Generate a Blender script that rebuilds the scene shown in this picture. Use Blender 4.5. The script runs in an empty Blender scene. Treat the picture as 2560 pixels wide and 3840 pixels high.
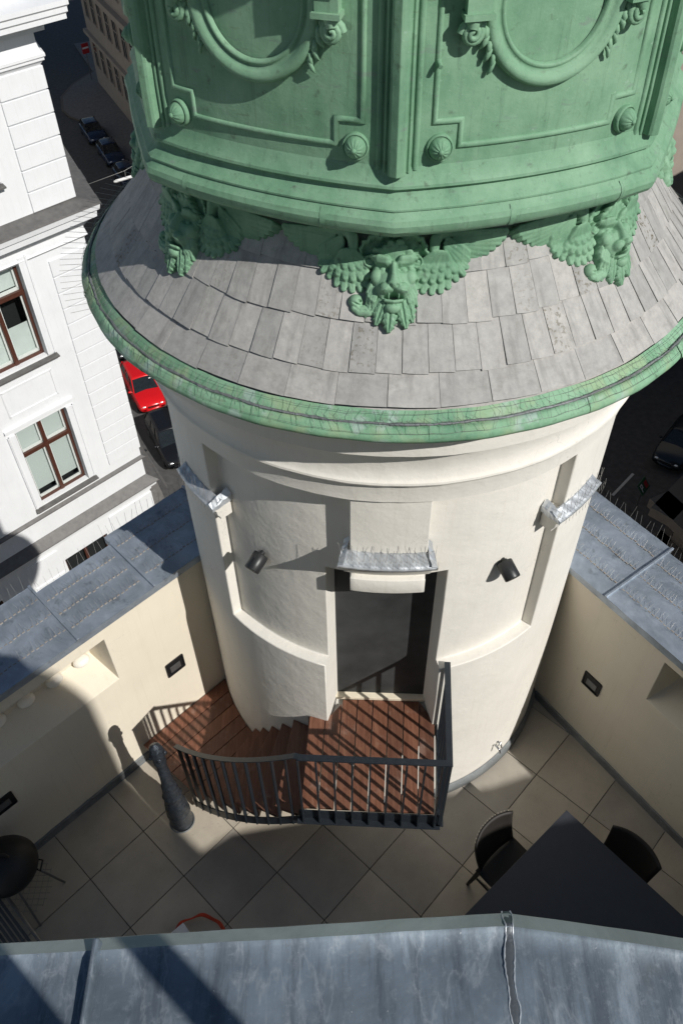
import bpy, bmesh, math, random
import numpy as np
from mathutils import Vector, Matrix
random.seed(7); np.random.seed(7)
R_ = math.radians
sc = bpy.context.scene
COL = sc.collection

# ---------------------------------------------------------------- camera, sky, sun, exposure
cam_d = bpy.data.cameras.new('camera'); cam = bpy.data.objects.new('camera', cam_d); COL.objects.link(cam)
cam_d.sensor_fit = 'VERTICAL'; cam_d.sensor_height = 22.2; cam_d.sensor_width = 14.8
cam_d.lens = 3051.0 / 3840.0 * 22.2
cam_d.clip_start = 0.05; cam_d.clip_end = 800
pitch, roll = R_(46.67), R_(-0.96)
fw = Vector((0, math.cos(pitch), -math.sin(pitch))); rt0 = Vector((1, 0, 0)); up0 = rt0.cross(fw)
rt = rt0 * math.cos(roll) + up0 * math.sin(roll); up = -rt0 * math.sin(roll) + up0 * math.cos(roll)
mw = Matrix((rt, up, -fw)).transposed().to_4x4(); mw.translation = Vector((-0.386, -5.053, 7.664))
cam.matrix_world = mw
sc.camera = cam
SUN_AZ, SUN_EL = R_(-41.8), R_(39.0)         # direction towards the sun, azimuth counted from +X
SDIR = Vector((math.cos(SUN_AZ) * math.cos(SUN_EL), math.sin(SUN_AZ) * math.cos(SUN_EL), math.sin(SUN_EL)))
w = bpy.data.worlds.new('World'); sc.world = w; w.use_nodes = True
nt = w.node_tree; bg = nt.nodes['Background']
sky = nt.nodes.new('ShaderNodeTexSky'); sky.sky_type = 'NISHITA'; sky.sun_disc = False
sky.sun_elevation = SUN_EL; sky.sun_rotation = math.pi / 2 - SUN_AZ
sky.air_density = 1.0; sky.dust_density = 0.25; sky.ozone_density = 1.0
nt.links.new(sky.outputs[0], bg.inputs[0]); bg.inputs[1].default_value = 0.053
sd = bpy.data.lights.new('sun', 'SUN'); sd.energy = 4.3; sd.angle = R_(0.53); sd.color = (1.0, 0.97, 0.92)
so = bpy.data.objects.new('sun', sd); COL.objects.link(so)
so.rotation_euler = SDIR.to_track_quat('Z', 'Y').to_euler(); so.location = SDIR * 60
vs = sc.view_settings; vs.view_transform = 'Standard'; vs.look = 'None'; vs.exposure = 0.0; vs.gamma = 1.0
vs.use_curve_mapping = False

# ---------------------------------------------------------------- materials
def nodes_of(m):
    m.use_nodes = True
    return m.node_tree, m.node_tree.nodes['Principled BSDF']
def N(nt, typ, **kw):
    n = nt.nodes.new(typ)
    for k, v in kw.items():
        if k.startswith('i_'): n.inputs[k[2:].replace('_', ' ')].default_value = v
        else: setattr(n, k, v)
    return n
def ramp(nt, src, stops):
    r = nt.nodes.new('ShaderNodeValToRGB'); e = r.color_ramp.elements
    while len(e) > 1: e.remove(e[-1])
    e[0].position = stops[0][0]; e[0].color = (*stops[0][1], 1)
    for p, c in stops[1:]:
        x = e.new(p); x.color = (*c, 1)
    nt.links.new(src, r.inputs[0]); return r
def mixc(nt, fac, a, b, mode='MIX'):
    m = nt.nodes.new('ShaderNodeMix'); m.data_type = 'RGBA'; m.blend_type = mode
    for i, v in ((0, fac), (6, a), (7, b)):
        if isinstance(v, (int, float)): m.inputs[i].default_value = v
        elif isinstance(v, tuple): m.inputs[i].default_value = (*v, 1) if len(v) == 3 else v
        else: nt.links.new(v, m.inputs[i])
    return m.outputs[2]
def coords(nt, scale=(1, 1, 1), rot=(0, 0, 0), kind='Object', rand=False):
    tc = nt.nodes.new('ShaderNodeTexCoord'); mp = nt.nodes.new('ShaderNodeMapping')
    mp.inputs['Scale'].default_value = scale; mp.inputs['Rotation'].default_value = rot
    nt.links.new(tc.outputs[kind], mp.inputs[0])
    if rand:
        oi = nt.nodes.new('ShaderNodeObjectInfo'); ml = nt.nodes.new('ShaderNodeMath'); ml.operation = 'MULTIPLY'; ml.inputs[1].default_value = 37.0
        nt.links.new(oi.outputs['Random'], ml.inputs[0]); cb = nt.nodes.new('ShaderNodeCombineXYZ')
        for k in range(3): nt.links.new(ml.outputs[0], cb.inputs[k])
        nt.links.new(cb.outputs[0], mp.inputs['Location'])
    return mp.outputs[0]
def noise(nt, vec, scale, detail=5, rough=.6, dist=0.0):
    n = N(nt, 'ShaderNodeTexNoise'); n.inputs['Scale'].default_value = scale; n.inputs['Detail'].default_value = detail
    n.inputs['Roughness'].default_value = rough; n.inputs['Distortion'].default_value = dist
    if vec is not None: nt.links.new(vec, n.inputs['Vector'])
    return n.outputs['Fac']
def bump(nt, bs, h, strength, dist=.01):
    b = nt.nodes.new('ShaderNodeBump'); b.inputs['Strength'].default_value = strength; b.inputs['Distance'].default_value = dist
    nt.links.new(h, b.inputs['Height']); nt.links.new(b.outputs[0], bs.inputs['Normal'])
MATS = {}
def simple(name, col, rough=.6, metal=0.0, var=.12, scale=14, bmp=.15, bdist=.004, spec=.5, rand=0.0):
    m = bpy.data.materials.new(name); nt, bs = nodes_of(m)
    v = coords(nt, rand=True); f = noise(nt, v, scale)
    lo = tuple(c * (1 - var) for c in col); hi = tuple(min(1, c * (1 + var)) for c in col)
    c = ramp(nt, f, [(.3, lo), (.7, hi)]).outputs[0]
    if rand:
        oi = nt.nodes.new('ShaderNodeObjectInfo')
        rr = ramp(nt, oi.outputs['Random'], [(0, (1 - rand,) * 3), (1, (1 + rand,) * 3)])
        c = mixc(nt, 1.0, c, rr.outputs[0], 'MULTIPLY')
    nt.links.new(c, bs.inputs['Base Color'])
    bs.inputs['Roughness'].default_value = rough; bs.inputs['Metallic'].default_value = metal
    bs.inputs['Specular IOR Level'].default_value = spec
    if bmp: bump(nt, bs, noise(nt, v, scale * 3, 6), bmp, bdist)
    MATS[name] = m; return m

def mat_stucco(name, col, grime=.10, bmp=.25):
    m = bpy.data.materials.new(name); nt, bs = nodes_of(m); v = coords(nt)
    big = noise(nt, v, 1.3, 4); c = ramp(nt, big, [(.3, tuple(x * (1 - grime) for x in col)), (.65, col)]).outputs[0]
    vs_ = coords(nt, (5, 5, .5)); st = noise(nt, vs_, 2.0, 5)
    c = mixc(nt, ramp(nt, st, [(.55, (0, 0, 0)), (.8, (.22,) * 3)]).outputs[0], c, tuple(x * .72 for x in col))
    s2 = noise(nt, coords(nt, (11, 11, .35)), 2.4, 6, .65); c = mixc(nt, ramp(nt, s2, [(.56, (0, 0, 0)), (.74, (.26,) * 3)]).outputs[0], c, tuple(x * k for x, k in zip(col, (.70, .66, .58))))
    vr = N(nt, 'ShaderNodeTexVoronoi', feature='DISTANCE_TO_EDGE'); vr.inputs['Scale'].default_value = 1.6; vw = nt.nodes.new('ShaderNodeVectorMath'); vw.operation = 'ADD'
    nz_ = N(nt, 'ShaderNodeTexNoise'); nz_.inputs['Scale'].default_value = 3.0; nz_.inputs['Detail'].default_value = 5; nt.links.new(v, nz_.inputs['Vector']); nt.links.new(v, vw.inputs[0]); nt.links.new(nz_.outputs['Color'], vw.inputs[1]); nt.links.new(vw.outputs[0], vr.inputs['Vector'])
    crk = mixc(nt, 1.0, ramp(nt, vr.outputs['Distance'], [(.0, (.55,) * 3), (.006, (0, 0, 0))]).outputs[0], ramp(nt, noise(nt, v, 1.1, 2), [(.52, (0, 0, 0)), (.60, (1, 1, 1))]).outputs[0], 'MULTIPLY'); c = mixc(nt, crk, c, tuple(x * .62 for x in col))
    sp = noise(nt, v, 55, 3); c = mixc(nt, ramp(nt, sp, [(.68, (0, 0, 0)), (.74, (.35,) * 3)]).outputs[0], c, tuple(x * .6 for x in col))
    nt.links.new(c, bs.inputs['Base Color']); bs.inputs['Roughness'].default_value = .82
    a = noise(nt, v, 7, 6, .55); b = noise(nt, v, 60, 3)
    ad = N(nt, 'ShaderNodeMath', operation='MULTIPLY_ADD'); ad.inputs[1].default_value = .10; nt.links.new(b, ad.inputs[0]); nt.links.new(a, ad.inputs[2])
    bump(nt, bs, ad.outputs[0], bmp, .03); MATS[name] = m
mat_stucco('stucco', (.775, .745, .68)); mat_stucco('stucco_wall', (.76, .69, .565), .08, .12)
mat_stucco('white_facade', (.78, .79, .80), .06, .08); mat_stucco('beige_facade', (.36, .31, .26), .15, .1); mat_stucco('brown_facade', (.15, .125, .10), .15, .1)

def mat_copper(name, dark=1.0, patches=False):
    m = bpy.data.materials.new(name); nt, bs = nodes_of(m); v = coords(nt)
    base = (.162 * dark, .315 * dark, .196 * dark); pale = (.235 * dark, .40 * dark, .265 * dark); deep = (.105 * dark, .228 * dark, .142 * dark)
    c = ramp(nt, noise(nt, v, 3.2, 6, .65), [(.26, deep), (.44, base), (.66, pale)]).outputs[0]
    vs_ = coords(nt, (9, 9, .9)); c = mixc(nt, ramp(nt, noise(nt, vs_, 2.2, 6), [(.5, (0, 0, 0)), (.75, (.45,) * 3)]).outputs[0], c, pale)
    g = noise(nt, coords(nt, (2.5, 2.5, 9)), 2.2, 8, .7)
    c = mixc(nt, ramp(nt, g, [(.60, (0, 0, 0)), (.67, (.6,) * 3)]).outputs[0], c, (.19, .245, .21))
    s = noise(nt, v, 42, 4); c = mixc(nt, ramp(nt, s, [(.66, (0, 0, 0)), (.72, (.5,) * 3)]).outputs[0], c, (.33, .46, .36))
    d = noise(nt, v, 17, 5); c = mixc(nt, ramp(nt, d, [(.62, (0, 0, 0)), (.74, (.65,) * 3)]).outputs[0], c, (.075, .10, .07))
    dr = noise(nt, coords(nt, (16, 16, .8)), 2.6, 7, .7); c = mixc(nt, ramp(nt, dr, [(.56, (0, 0, 0)), (.70, (.5,) * 3)]).outputs[0], c, (.085, .145, .098))
    br = noise(nt, coords(nt, (2, 2, 14)), 2.4, 7, .7); c = mixc(nt, ramp(nt, br, [(.62, (0, 0, 0)), (.74, (.5,) * 3)]).outputs[0], c, (.125, .125, .08))
    if patches:
        pt = noise(nt, v, 7.5, 4, .5); c = mixc(nt, ramp(nt, pt, [(.57, (0, 0, 0)), (.63, (.6,) * 3)]).outputs[0], c, (.40, .50, .46))
        p2 = noise(nt, v, 5.0, 3, .5, .5); c = mixc(nt, ramp(nt, p2, [(.50, (0, 0, 0)), (.62, (.7,) * 3)]).outputs[0], c, (.30, .41, .24))
    nt.links.new(c, bs.inputs['Base Color']); bs.inputs['Roughness'].default_value = .66; bs.inputs['Specular IOR Level'].default_value = .3
    ad = N(nt, 'ShaderNodeMath', operation='MULTIPLY_ADD'); ad.inputs[1].default_value = 2.2; nt.links.new(noise(nt, v, 6, 5), ad.inputs[0]); nt.links.new(noise(nt, v, 34, 6, .7), ad.inputs[2])
    bump(nt, bs, ad.outputs[0], .20, .012); MATS[name] = m
mat_copper('copper'); mat_copper('copper_gutter', 1.12, True)

def mat_slate(name):
    m = bpy.data.materials.new(name); nt, bs = nodes_of(m); v = coords(nt, rand=True)
    oi = nt.nodes.new('ShaderNodeObjectInfo')
    c = ramp(nt, oi.outputs['Random'], [(0, (.34, .335, .325)), (.5, (.40, .39, .375)), (1, (.45, .435, .415))]).outputs[0]
    c = mixc(nt, .85, c, ramp(nt, noise(nt, v, 16, 8, .75), [(.3, (.72, .72, .73)), (.7, (1.14, 1.14, 1.12))]).outputs[0], 'MULTIPLY')
    vs_ = coords(nt, (13, 2.2, 2.2), rand=True); c = mixc(nt, ramp(nt, noise(nt, vs_, 1.4, 6), [(.52, (0, 0, 0)), (.72, (.6,) * 3)]).outputs[0], c, (.20, .195, .185))
    wv_ = noise(nt, coords(nt, kind='Generated', rand=True), 2.2, 6, .7); c = mixc(nt, ramp(nt, wv_, [(.52, (0, 0, 0)), (.70, (.5,) * 3)]).outputs[0], c, (.21, .20, .18))
    # moss and lichen only on some slates
    big = noise(nt, coords(nt, rand=True), .35, 1); sp = noise(nt, v, 48, 4)
    k = mixc(nt, 1.0, ramp(nt, big, [(.58, (0, 0, 0)), (.66, (1, 1, 1))]).outputs[0], ramp(nt, sp, [(.56, (0, 0, 0)), (.62, (.85,) * 3)]).outputs[0], 'MULTIPLY')
    c = mixc(nt, k, c, (.10, .085, .045))
    k2 = mixc(nt, 1.0, ramp(nt, noise(nt, v, 3.0, 2), [(.6, (0, 0, 0)), (.72, (.6,) * 3)]).outputs[0], ramp(nt, noise(nt, v, 70, 3), [(.58, (0, 0, 0)), (.64, (.8,) * 3)]).outputs[0], 'MULTIPLY')
    c = mixc(nt, k2, c, (.27, .33, .20))
    nt.links.new(c, bs.inputs['Base Color']); bs.inputs['Roughness'].default_value = .72
    bump(nt, bs, noise(nt, v, 30, 7, .65), .35, .008); MATS[name] = m
mat_slate('slate')

def mat_zinc(name, base=(.27, .31, .36), metal=.55, rough=.42, blotch=1.0, tide=False):
    m = bpy.data.materials.new(name); nt, bs = nodes_of(m); v = coords(nt)
    c = ramp(nt, noise(nt, v, 2.6, 7, .68, .6), [(.30, tuple(x * .66 for x in base)), (.52, base), (.74, tuple(min(1, x * 1.35) for x in base))]).outputs[0]
    c = mixc(nt, ramp(nt, noise(nt, v, 26, 6, .7), [(.58, (0, 0, 0)), (.75, (.5 * blotch,) * 3)]).outputs[0], c, (.50, .53, .56))
    c = mixc(nt, ramp(nt, noise(nt, v, 9, 5, .6), [(.60, (0, 0, 0)), (.70, (.55 * blotch,) * 3)]).outputs[0], c, (.15, .165, .18))
    if tide:
        c = mixc(nt, ramp(nt, noise(nt, coords(nt, (9, 1.0, 1)), 2.2, 8, .75), [(.48, (0, 0, 0)), (.62, (.75,) * 3)]).outputs[0], c, (.085, .105, .13))
        c = mixc(nt, ramp(nt, noise(nt, coords(nt, (5, 1.6, 1)), 2.4, 7, .7, .4), [(.56, (0, 0, 0)), (.66, (.55,) * 3)]).outputs[0], c, (.36, .42, .48))
        c = mixc(nt, ramp(nt, noise(nt, v, 60, 5, .7), [(.55, (0, 0, 0)), (.75, (.5,) * 3)]).outputs[0], c, (.33, .37, .41))
        c = mixc(nt, ramp(nt, noise(nt, v, 140, 2), [(.74, (0, 0, 0)), (.77, (.6,) * 3)]).outputs[0], c, (.55, .56, .55))
    if tide:   # pale tide lines left by dried puddles
        f = noise(nt, coords(nt, (3.2, 1.1, 1)), 2.0, 6, .6, .5); mm = N(nt, 'ShaderNodeMath', operation='SUBTRACT'); nt.links.new(f, mm.inputs[0]); mm.inputs[1].default_value = .53
        ab = N(nt, 'ShaderNodeMath', operation='ABSOLUTE'); nt.links.new(mm.outputs[0], ab.inputs[0])
        c = mixc(nt, ramp(nt, ab.outputs[0], [(.0, (.18,) * 3), (.006, (.09,) * 3), (.02, (0, 0, 0))]).outputs[0], c, (.62, .65, .68))
    nt.links.new(c, bs.inputs['Base Color']); bs.inputs['Metallic'].default_value = metal
    rr = ramp(nt, noise(nt, v, 12, 5), [(.3, (rough * .8,) * 3), (.7, (min(1, rough * 1.35),) * 3)]); nt.links.new(rr.outputs[0], bs.inputs['Roughness'])
    bump(nt, bs, noise(nt, v, 5, 6), .22, .012); MATS[name] = m
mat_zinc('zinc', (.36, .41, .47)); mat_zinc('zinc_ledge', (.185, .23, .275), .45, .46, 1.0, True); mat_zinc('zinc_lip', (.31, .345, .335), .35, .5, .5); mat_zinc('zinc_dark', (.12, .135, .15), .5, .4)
mat_zinc('foil', (.58, .61, .64), .55, .38, .6); mat_zinc('lead_strip', (.20, .215, .22), .3, .6)

def mat_wood(name, a=(.098, .037, .021), b=(.172, .074, .044), c_=(.245, .120, .078)):
    m = bpy.data.materials.new(name); nt, bs = nodes_of(m); v = coords(nt, (38, 3.0, 38), rand=True)
    c = ramp(nt, noise(nt, v, 1.0, 6, .7, .4), [(.30, a), (.55, b), (.75, c_)]).outputs[0]
    oi = nt.nodes.new('ShaderNodeObjectInfo'); c = mixc(nt, .8, c, ramp(nt, oi.outputs['Random'], [(0, (.72, .74, .76)), (.6, (1, 1, 1)), (1, (1.25, 1.2, 1.18))]).outputs[0], 'MULTIPLY')
    v2 = coords(nt, rand=True); c = mixc(nt, ramp(nt, noise(nt, v2, 7, 5), [(.58, (0, 0, 0)), (.75, (.4,) * 3)]).outputs[0], c, (.36, .27, .22))
    nt.links.new(c, bs.inputs['Base Color']); bs.inputs['Roughness'].default_value = .48
    bump(nt, bs, noise(nt, v, 1.6, 6), .25, .004); MATS[name] = m
mat_wood('deck_wood'); 

def mat_tile(name):
    m = bpy.data.materials.new(name); nt, bs = nodes_of(m); v = coords(nt, kind='Object', rand=True)
    c = ramp(nt, noise(nt, v, 2.4, 6, .62), [(.3, (.375, .335, .275)), (.7, (.51, .46, .38))]).outputs[0]
    oi = nt.nodes.new('ShaderNodeObjectInfo'); c = mixc(nt, 1, c, ramp(nt, oi.outputs['Random'], [(0, (.80, .81, .84)), (1, (1.08, 1.06, 1.03))]).outputs[0], 'MULTIPLY')
    c = mixc(nt, ramp(nt, noise(nt, v, 40, 4), [(.62, (0, 0, 0)), (.72, (.35,) * 3)]).outputs[0], c, (.25, .21, .16))
    c = mixc(nt, ramp(nt, noise(nt, coords(nt, rand=True), 1.1, 3), [(.66, (0, 0, 0)), (.80, (.45,) * 3)]).outputs[0], c, (.30, .20, .11))
    nt.links.new(c, bs.inputs['Base Color']); bs.inputs['Roughness'].default_value = .5
    bump(nt, bs, noise(nt, v, 45, 5), .12, .003); MATS[name] = m
mat_tile('stone_tile')

simple('grout', (.07, .065, .06), .9); simple('dark_steel', (.026, .033, .042), .42, .35, .15, 20, .1)
simple('black_metal', (.010, .010, .011), .5, .1); simple('cast_iron', (.055, .066, .082), .26, .55, .4, 30, .8, .010)
simple('door_frame', (.78, .70, .55), .6); simple('lamp_grey', (.030, .032, .033), .4, .3)
simple('black_plastic', (.016, .013, .011), .62); simple('table_top', (.032, .036, .045), .45, 0, .08)
simple('asphalt', (.075, .074, .073), .85, 0, .25, 3, .3, .01); simple('pavement_stone', (.17, .16, .15), .85, 0, .2, 4)
simple('road_paint', (.55, .55, .52), .7); simple('car_red', (.62, .010, .014), .22, .1, .04, 2, 0); simple('car_black', (.012, .013, .016), .18, .2, .05, 2, 0)
simple('car_blue', (.020, .034, .070), .22, .3, .05, 2, 0); simple('car_grey', (.10, .11, .12), .25, .5, .05, 2, 0); simple('car_teal', (.02, .028, .034), .2, .3, .05, 2, 0)
simple('tyre', (.012, .012, .012), .85); simple('chrome', (.62, .63, .64), .15, .95, .05, 2, 0); simple('lamp_lens', (.80, .82, .84), .12, .3, .05, 60, .3)
simple('plate_white', (.75, .75, .73), .5, 0, .03); simple('window_brown', (.075, .026, .016), .45, 0, .15); simple('window_white', (.78, .79, .78), .5, 0, .03)
simple('curtain', (.62, .68, .66), .8, 0, .06, 3, 0); simple('dark_room', (.010, .012, .013), .8)
simple('flashing', (.13, .125, .12), .6, .2, .2, 6); simple('sign_red', (.45, .02, .025), .5); simple('sign_green', (.03, .10, .05), .5); simple('paint_white', (.80, .80, .79), .5, 0, .03)
simple('strap_red', (.55, .055, .02), .7); simple('wire', (.24, .24, .23), .5, .6, .2); simple('spike_wire', (.46, .44, .41), .45, .7, .2)
simple('rust_clip', (.31, .28, .25), .8, .1, .3); simple('seam_lump', (.17, .18, .19), .5, .4, .5, 22, .5, .006)
simple('plant_green', (.03, .07, .02), .6); simple('globe_cream', (.84, .80, .72), .4, 0, .04); simple('steel_tube', (.22, .22, .22), .35, .7)
simple('weathered_slat', (.085, .088, .09), .6, .1, .2, 10)
def mat_glass(name, col=(.012, .014, .015), rough=.06):
    m = bpy.data.materials.new(name); nt, bs = nodes_of(m); v = coords(nt)
    c = ramp(nt, noise(nt, v, 4, 3), [(.3, tuple(x * .8 for x in col)), (.7, tuple(x * 1.3 for x in col))]); nt.links.new(c.outputs[0], bs.inputs['Base Color'])
    bs.inputs['Roughness'].default_value = rough; bs.inputs['Specular IOR Level'].default_value = .6; bump(nt, bs, noise(nt, v, 1.2, 2), .04, .02); MATS[name] = m
mat_glass('car_glass', (.014, .018, .020)); mat_glass('door_glass', (.048, .050, .051), .5); MATS['door_glass'].node_tree.nodes['Principled BSDF'].inputs['Specular IOR Level'].default_value = .15
def mat_pane(name):
    m = bpy.data.materials.new(name); nt, bs = nodes_of(m); nt.nodes.remove(bs); out = nt.nodes['Material Output']
    g = N(nt, 'ShaderNodeBsdfGlossy'); g.inputs['Roughness'].default_value = .03; t = N(nt, 'ShaderNodeBsdfTransparent'); t.inputs[0].default_value = (.93, .95, .94, 1)
    mx = N(nt, 'ShaderNodeMixShader'); fr = N(nt, 'ShaderNodeFresnel'); fr.inputs[0].default_value = 1.5
    nt.links.new(fr.outputs[0], mx.inputs[0]); nt.links.new(t.outputs[0], mx.inputs[1]); nt.links.new(g.outputs[0], mx.inputs[2]); nt.links.new(mx.outputs[0], out.inputs[0]); MATS[name] = m
mat_pane('window_pane')
def mat_blind(name):
    m = bpy.data.materials.new(name); nt, bs = nodes_of(m); v = coords(nt, (1, 1, 1))
    wv = N(nt, 'ShaderNodeTexWave', bands_direction='Z'); wv.inputs['Scale'].default_value = 9.0; nt.links.new(v, wv.inputs[0])
    c = ramp(nt, wv.outputs['Fac'], [(.2, (.40, .46, .45)), (.7, (.66, .71, .69))]); nt.links.new(c.outputs[0], bs.inputs['Base Color']); bs.inputs['Roughness'].default_value = .7; MATS[name] = m
mat_blind('blind')

# ---------------------------------------------------------------- object helpers
class MB:
    """collects shapes, then links them as one mesh object"""
    def __init__(s): s.v = []; s.f = []; s.sm = []
    def add(s, vs, fs, smooth=False):
        o = len(s.v); s.v += [tuple(p) for p in vs]; s.f += [tuple(i + o for i in f) for f in fs]; s.sm += [smooth] * len(fs); return s
    def box(s, c, d, M=None):
        x, y, z = (k / 2 for k in d); P = [Vector((a * x, b * y, e * z)) for a in (-1, 1) for b in (-1, 1) for e in (-1, 1)]
        if M is not None: P = [M @ p for p in P]
        P = [p + Vector(c) for p in P]
        return s.add(P, [(0, 1, 3, 2), (4, 6, 7, 5), (0, 4, 5, 1), (2, 3, 7, 6), (0, 2, 6, 4), (1, 5, 7, 3)])
    def prism(s, poly, z0, z1):
        n = len(poly); ar = sum(poly[i][0] * poly[(i + 1) % n][1] - poly[(i + 1) % n][0] * poly[i][1] for i in range(n))
        if ar < 0: poly = poly[::-1]
        P = [(x, y, z0) for x, y in poly] + [(x, y, z1) for x, y in poly]
        return s.add(P, [tuple(range(n))[::-1], tuple(range(n, 2 * n))] + [(i, (i + 1) % n, n + (i + 1) % n, n + i) for i in range(n)])
    def tube(s, path, r, n=8, caps=True, smooth=True):
        path = [Vector(p) for p in path]; rr = r if hasattr(r, '__len__') else [r] * len(path); rings = []
        t = (path[1] - path[0]).normalized(); a = t.orthogonal().normalized()
        for i, p in enumerate(path):
            t = (path[min(i + 1, len(path) - 1)] - path[max(i - 1, 0)]).normalized()
            a = (a - t * a.dot(t)).normalized(); b = t.cross(a)
            rings.append([p + (a * math.cos(2 * math.pi * k / n) + b * math.sin(2 * math.pi * k / n)) * rr[i] for k in range(n)])
        P = [q for g in rings for q in g]; Fc = [(i * n + k, i * n + (k + 1) % n, (i + 1) * n + (k + 1) % n, (i + 1) * n + k) for i in range(len(path) - 1) for k in range(n)]
        s.add(P, Fc, smooth)
        if caps: s.add(rings[0], [tuple(range(n))[::-1]]); s.add(rings[-1], [tuple(range(n))])
        return s
    def lathe(s, prof, c=(0, 0), n=64, a0=0, a1=360, smooth=True, fn=None, close=False):
        """prof: (R,z) list; azimuth counted from -Y towards +X"""
        full = abs(a1 - a0 - 360) < 1e-6; m = n if full else n + 1; P = []
        for i in range(m):
            a = R_(a0 + (a1 - a0) * i / n)
            k = fn(math.degrees(a)) if fn else 1
            for R, z in prof: P.append((c[0] + R * k * math.sin(a), c[1] - R * k * math.cos(a), z))
        q = len(prof); Fc = []
        for i in range(n):
            j = (i + 1) % m
            for k in range(q - 1): Fc.append((i * q + k, j * q + k, j * q + k + 1, i * q + k + 1))
            if close: Fc.append((i * q + q - 1, j * q + q - 1, j * q, i * q))
        s.add(P, Fc, smooth)
        if close and not full:
            s.add([P[k] for k in range(q)], [tuple(range(q))]); s.add([P[-q + k] for k in range(q)], [tuple(range(q))[::-1]])
        return s
    def sphere(s, c, r, n=16, M=None):
        rx, ry, rz = r if hasattr(r, '__len__') else (r, r, r); h = n // 2; P = []; Fc = []
        for i in range(h + 1):
            th = math.pi * i / h
            for k in range(n):
                p = Vector((rx * math.sin(th) * math.cos(2 * math.pi * k / n), ry * math.sin(th) * math.sin(2 * math.pi * k / n), rz * math.cos(th)))
                if M is not None: p = M @ p
                P.append(p + Vector(c))
        for i in range(h):
            for k in range(n): Fc.append((i * n + k, (i + 1) * n + k, (i + 1) * n + (k + 1) % n, i * n + (k + 1) % n))
        return s.add(P, Fc, True)
    def build(s, name, mat, parent=None, bevel=0.0, merge=False, fixn=False):
        me = bpy.data.meshes.new(name); me.from_pydata(s.v, [], s.f); me.update()
        me.polygons.foreach_set('use_smooth', s.sm)
        if merge or bevel or fixn:
            bm = bmesh.new(); bm.from_mesh(me); bmesh.ops.remove_doubles(bm, verts=bm.verts, dist=1e-5)
            if fixn: bmesh.ops.recalc_face_normals(bm, faces=bm.faces)
            bm.to_mesh(me); bm.free()
        me.materials.append(MATS[mat] if isinstance(mat, str) else mat)
        o = bpy.data.objects.new(name, me); COL.objects.link(o)
        if parent is not None: o.parent = parent
        if bevel:
            b = o.modifiers.new('bevel', 'BEVEL'); b.width = bevel; b.segments = 2; b.limit_method = 'ANGLE'; b.angle_limit = R_(35); b.harden_normals = False
        return o
def tag(o, label=None, cat=None, group=None, kind=None):
    for k, v in (('label', label), ('category', cat), ('group', group), ('kind', kind)):
        if v: o[k] = v
    return o
def empty(name, loc=(0, 0, 0), rz=0.0, label=None, cat=None, group=None, kind=None):
    o = bpy.data.objects.new(name, None); COL.objects.link(o); o.location = loc; o.rotation_euler = (0, 0, rz); o.empty_display_size = .2
    return tag(o, label, cat, group, kind)
def link_copy(src, name, parent, loc=None, rot=None):
    o = bpy.data.objects.new(name, src.data); COL.objects.link(o); o.parent = parent
    for md in src.modifiers:
        if md.type == 'BEVEL':
            b = o.modifiers.new('bevel', 'BEVEL'); b.width = md.width; b.segments = md.segments; b.limit_method = 'ANGLE'; b.angle_limit = md.angle_limit
    if loc is not None: o.location = loc
    if rot is not None: o.rotation_euler = rot
    return o
def copy_tree(o, parent=None):
    c = o.copy(); COL.objects.link(c); c.parent = parent
    for ch in list(o.children): copy_tree(ch, c)
    return c
def cyl(az, R, z): a = R_(az); return Vector((R * math.sin(a), -R * math.cos(a), z))

# ================================================================ ROUND TOWER
PH0 = -4.5                                   # azimuth the cupola corner faces
tower = empty('round_tower', (0, 0, 0), 0, 'round cream corner tower with slate skirt roof and green copper cupola', 'tower')
RO, RI = 1.685, 1.59
AZ_L, AZ_R = -49.5, 41.5                     # recessed field
DZ = 1.42                                    # deck level
def wall_radius(az, z):
    if DZ - .04 <= z < 3.36 and -18.4 < az < 11.9: return 1.30
    if -11.6 < az < 5.5 and z >= 3.36: return RO
    if AZ_L < az < AZ_R and 2.27 <= z: return RI
    return RO
azb = sorted(set([-180 + i * 3.0 for i in range(121)] + [AZ_L, AZ_R, -18.4, 11.9, -11.6, 5.5]))
azb = [a for i, a in enumerate(azb) if a in (AZ_L, AZ_R, -18.4, 11.9, -11.6, 5.5, -180, 180) or all(abs(a - q) > .7 for q in (AZ_L, AZ_R, -18.4, 11.9, -11.6, 5.5))]
zb = [-1.2, .0, .7, DZ - .04, 1.85, 2.27, 2.6, 2.95, 3.36, 3.8, 4.205]
m = MB(); na, nz = len(azb) - 1, len(zb) - 1
rad = [[wall_radius((azb[i] + azb[i + 1]) / 2, (zb[j] + zb[j + 1]) / 2) for j in range(nz)] for i in range(na)]
for i in range(na):
    for j in range(nz):
        r = rad[i][j]; a0, a1, z0, z1 = azb[i], azb[i + 1], zb[j], zb[j + 1]
        m.add([cyl(a0, r, z0), cyl(a1, r, z0), cyl(a1, r, z1), cyl(a0, r, z1)], [(0, 1, 2, 3)], True)
        r2 = rad[(i + 1) % na][j]
        if abs(r2 - r) > 1e-6:
            q = [cyl(a1, r, z0), cyl(a1, r2, z0), cyl(a1, r2, z1), cyl(a1, r, z1)]; m.add(q, [(0, 1, 2, 3)])
        if j + 1 < nz:
            r3 = rad[i][j + 1]
            if abs(r3 - r) > 1e-6: m.add([cyl(a0, r, z1), cyl(a1, r, z1), cyl(a1, r3, z1), cyl(a0, r3, z1)], [(0, 1, 2, 3)])
wl = m.build('wall', 'stucco', tower, bevel=.008, fixn=True)
wl.data.polygons.foreach_set('use_smooth', [True] * len(wl.data.polygons))
wl.data.set_sharp_from_angle(angle=R_(30))
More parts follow.
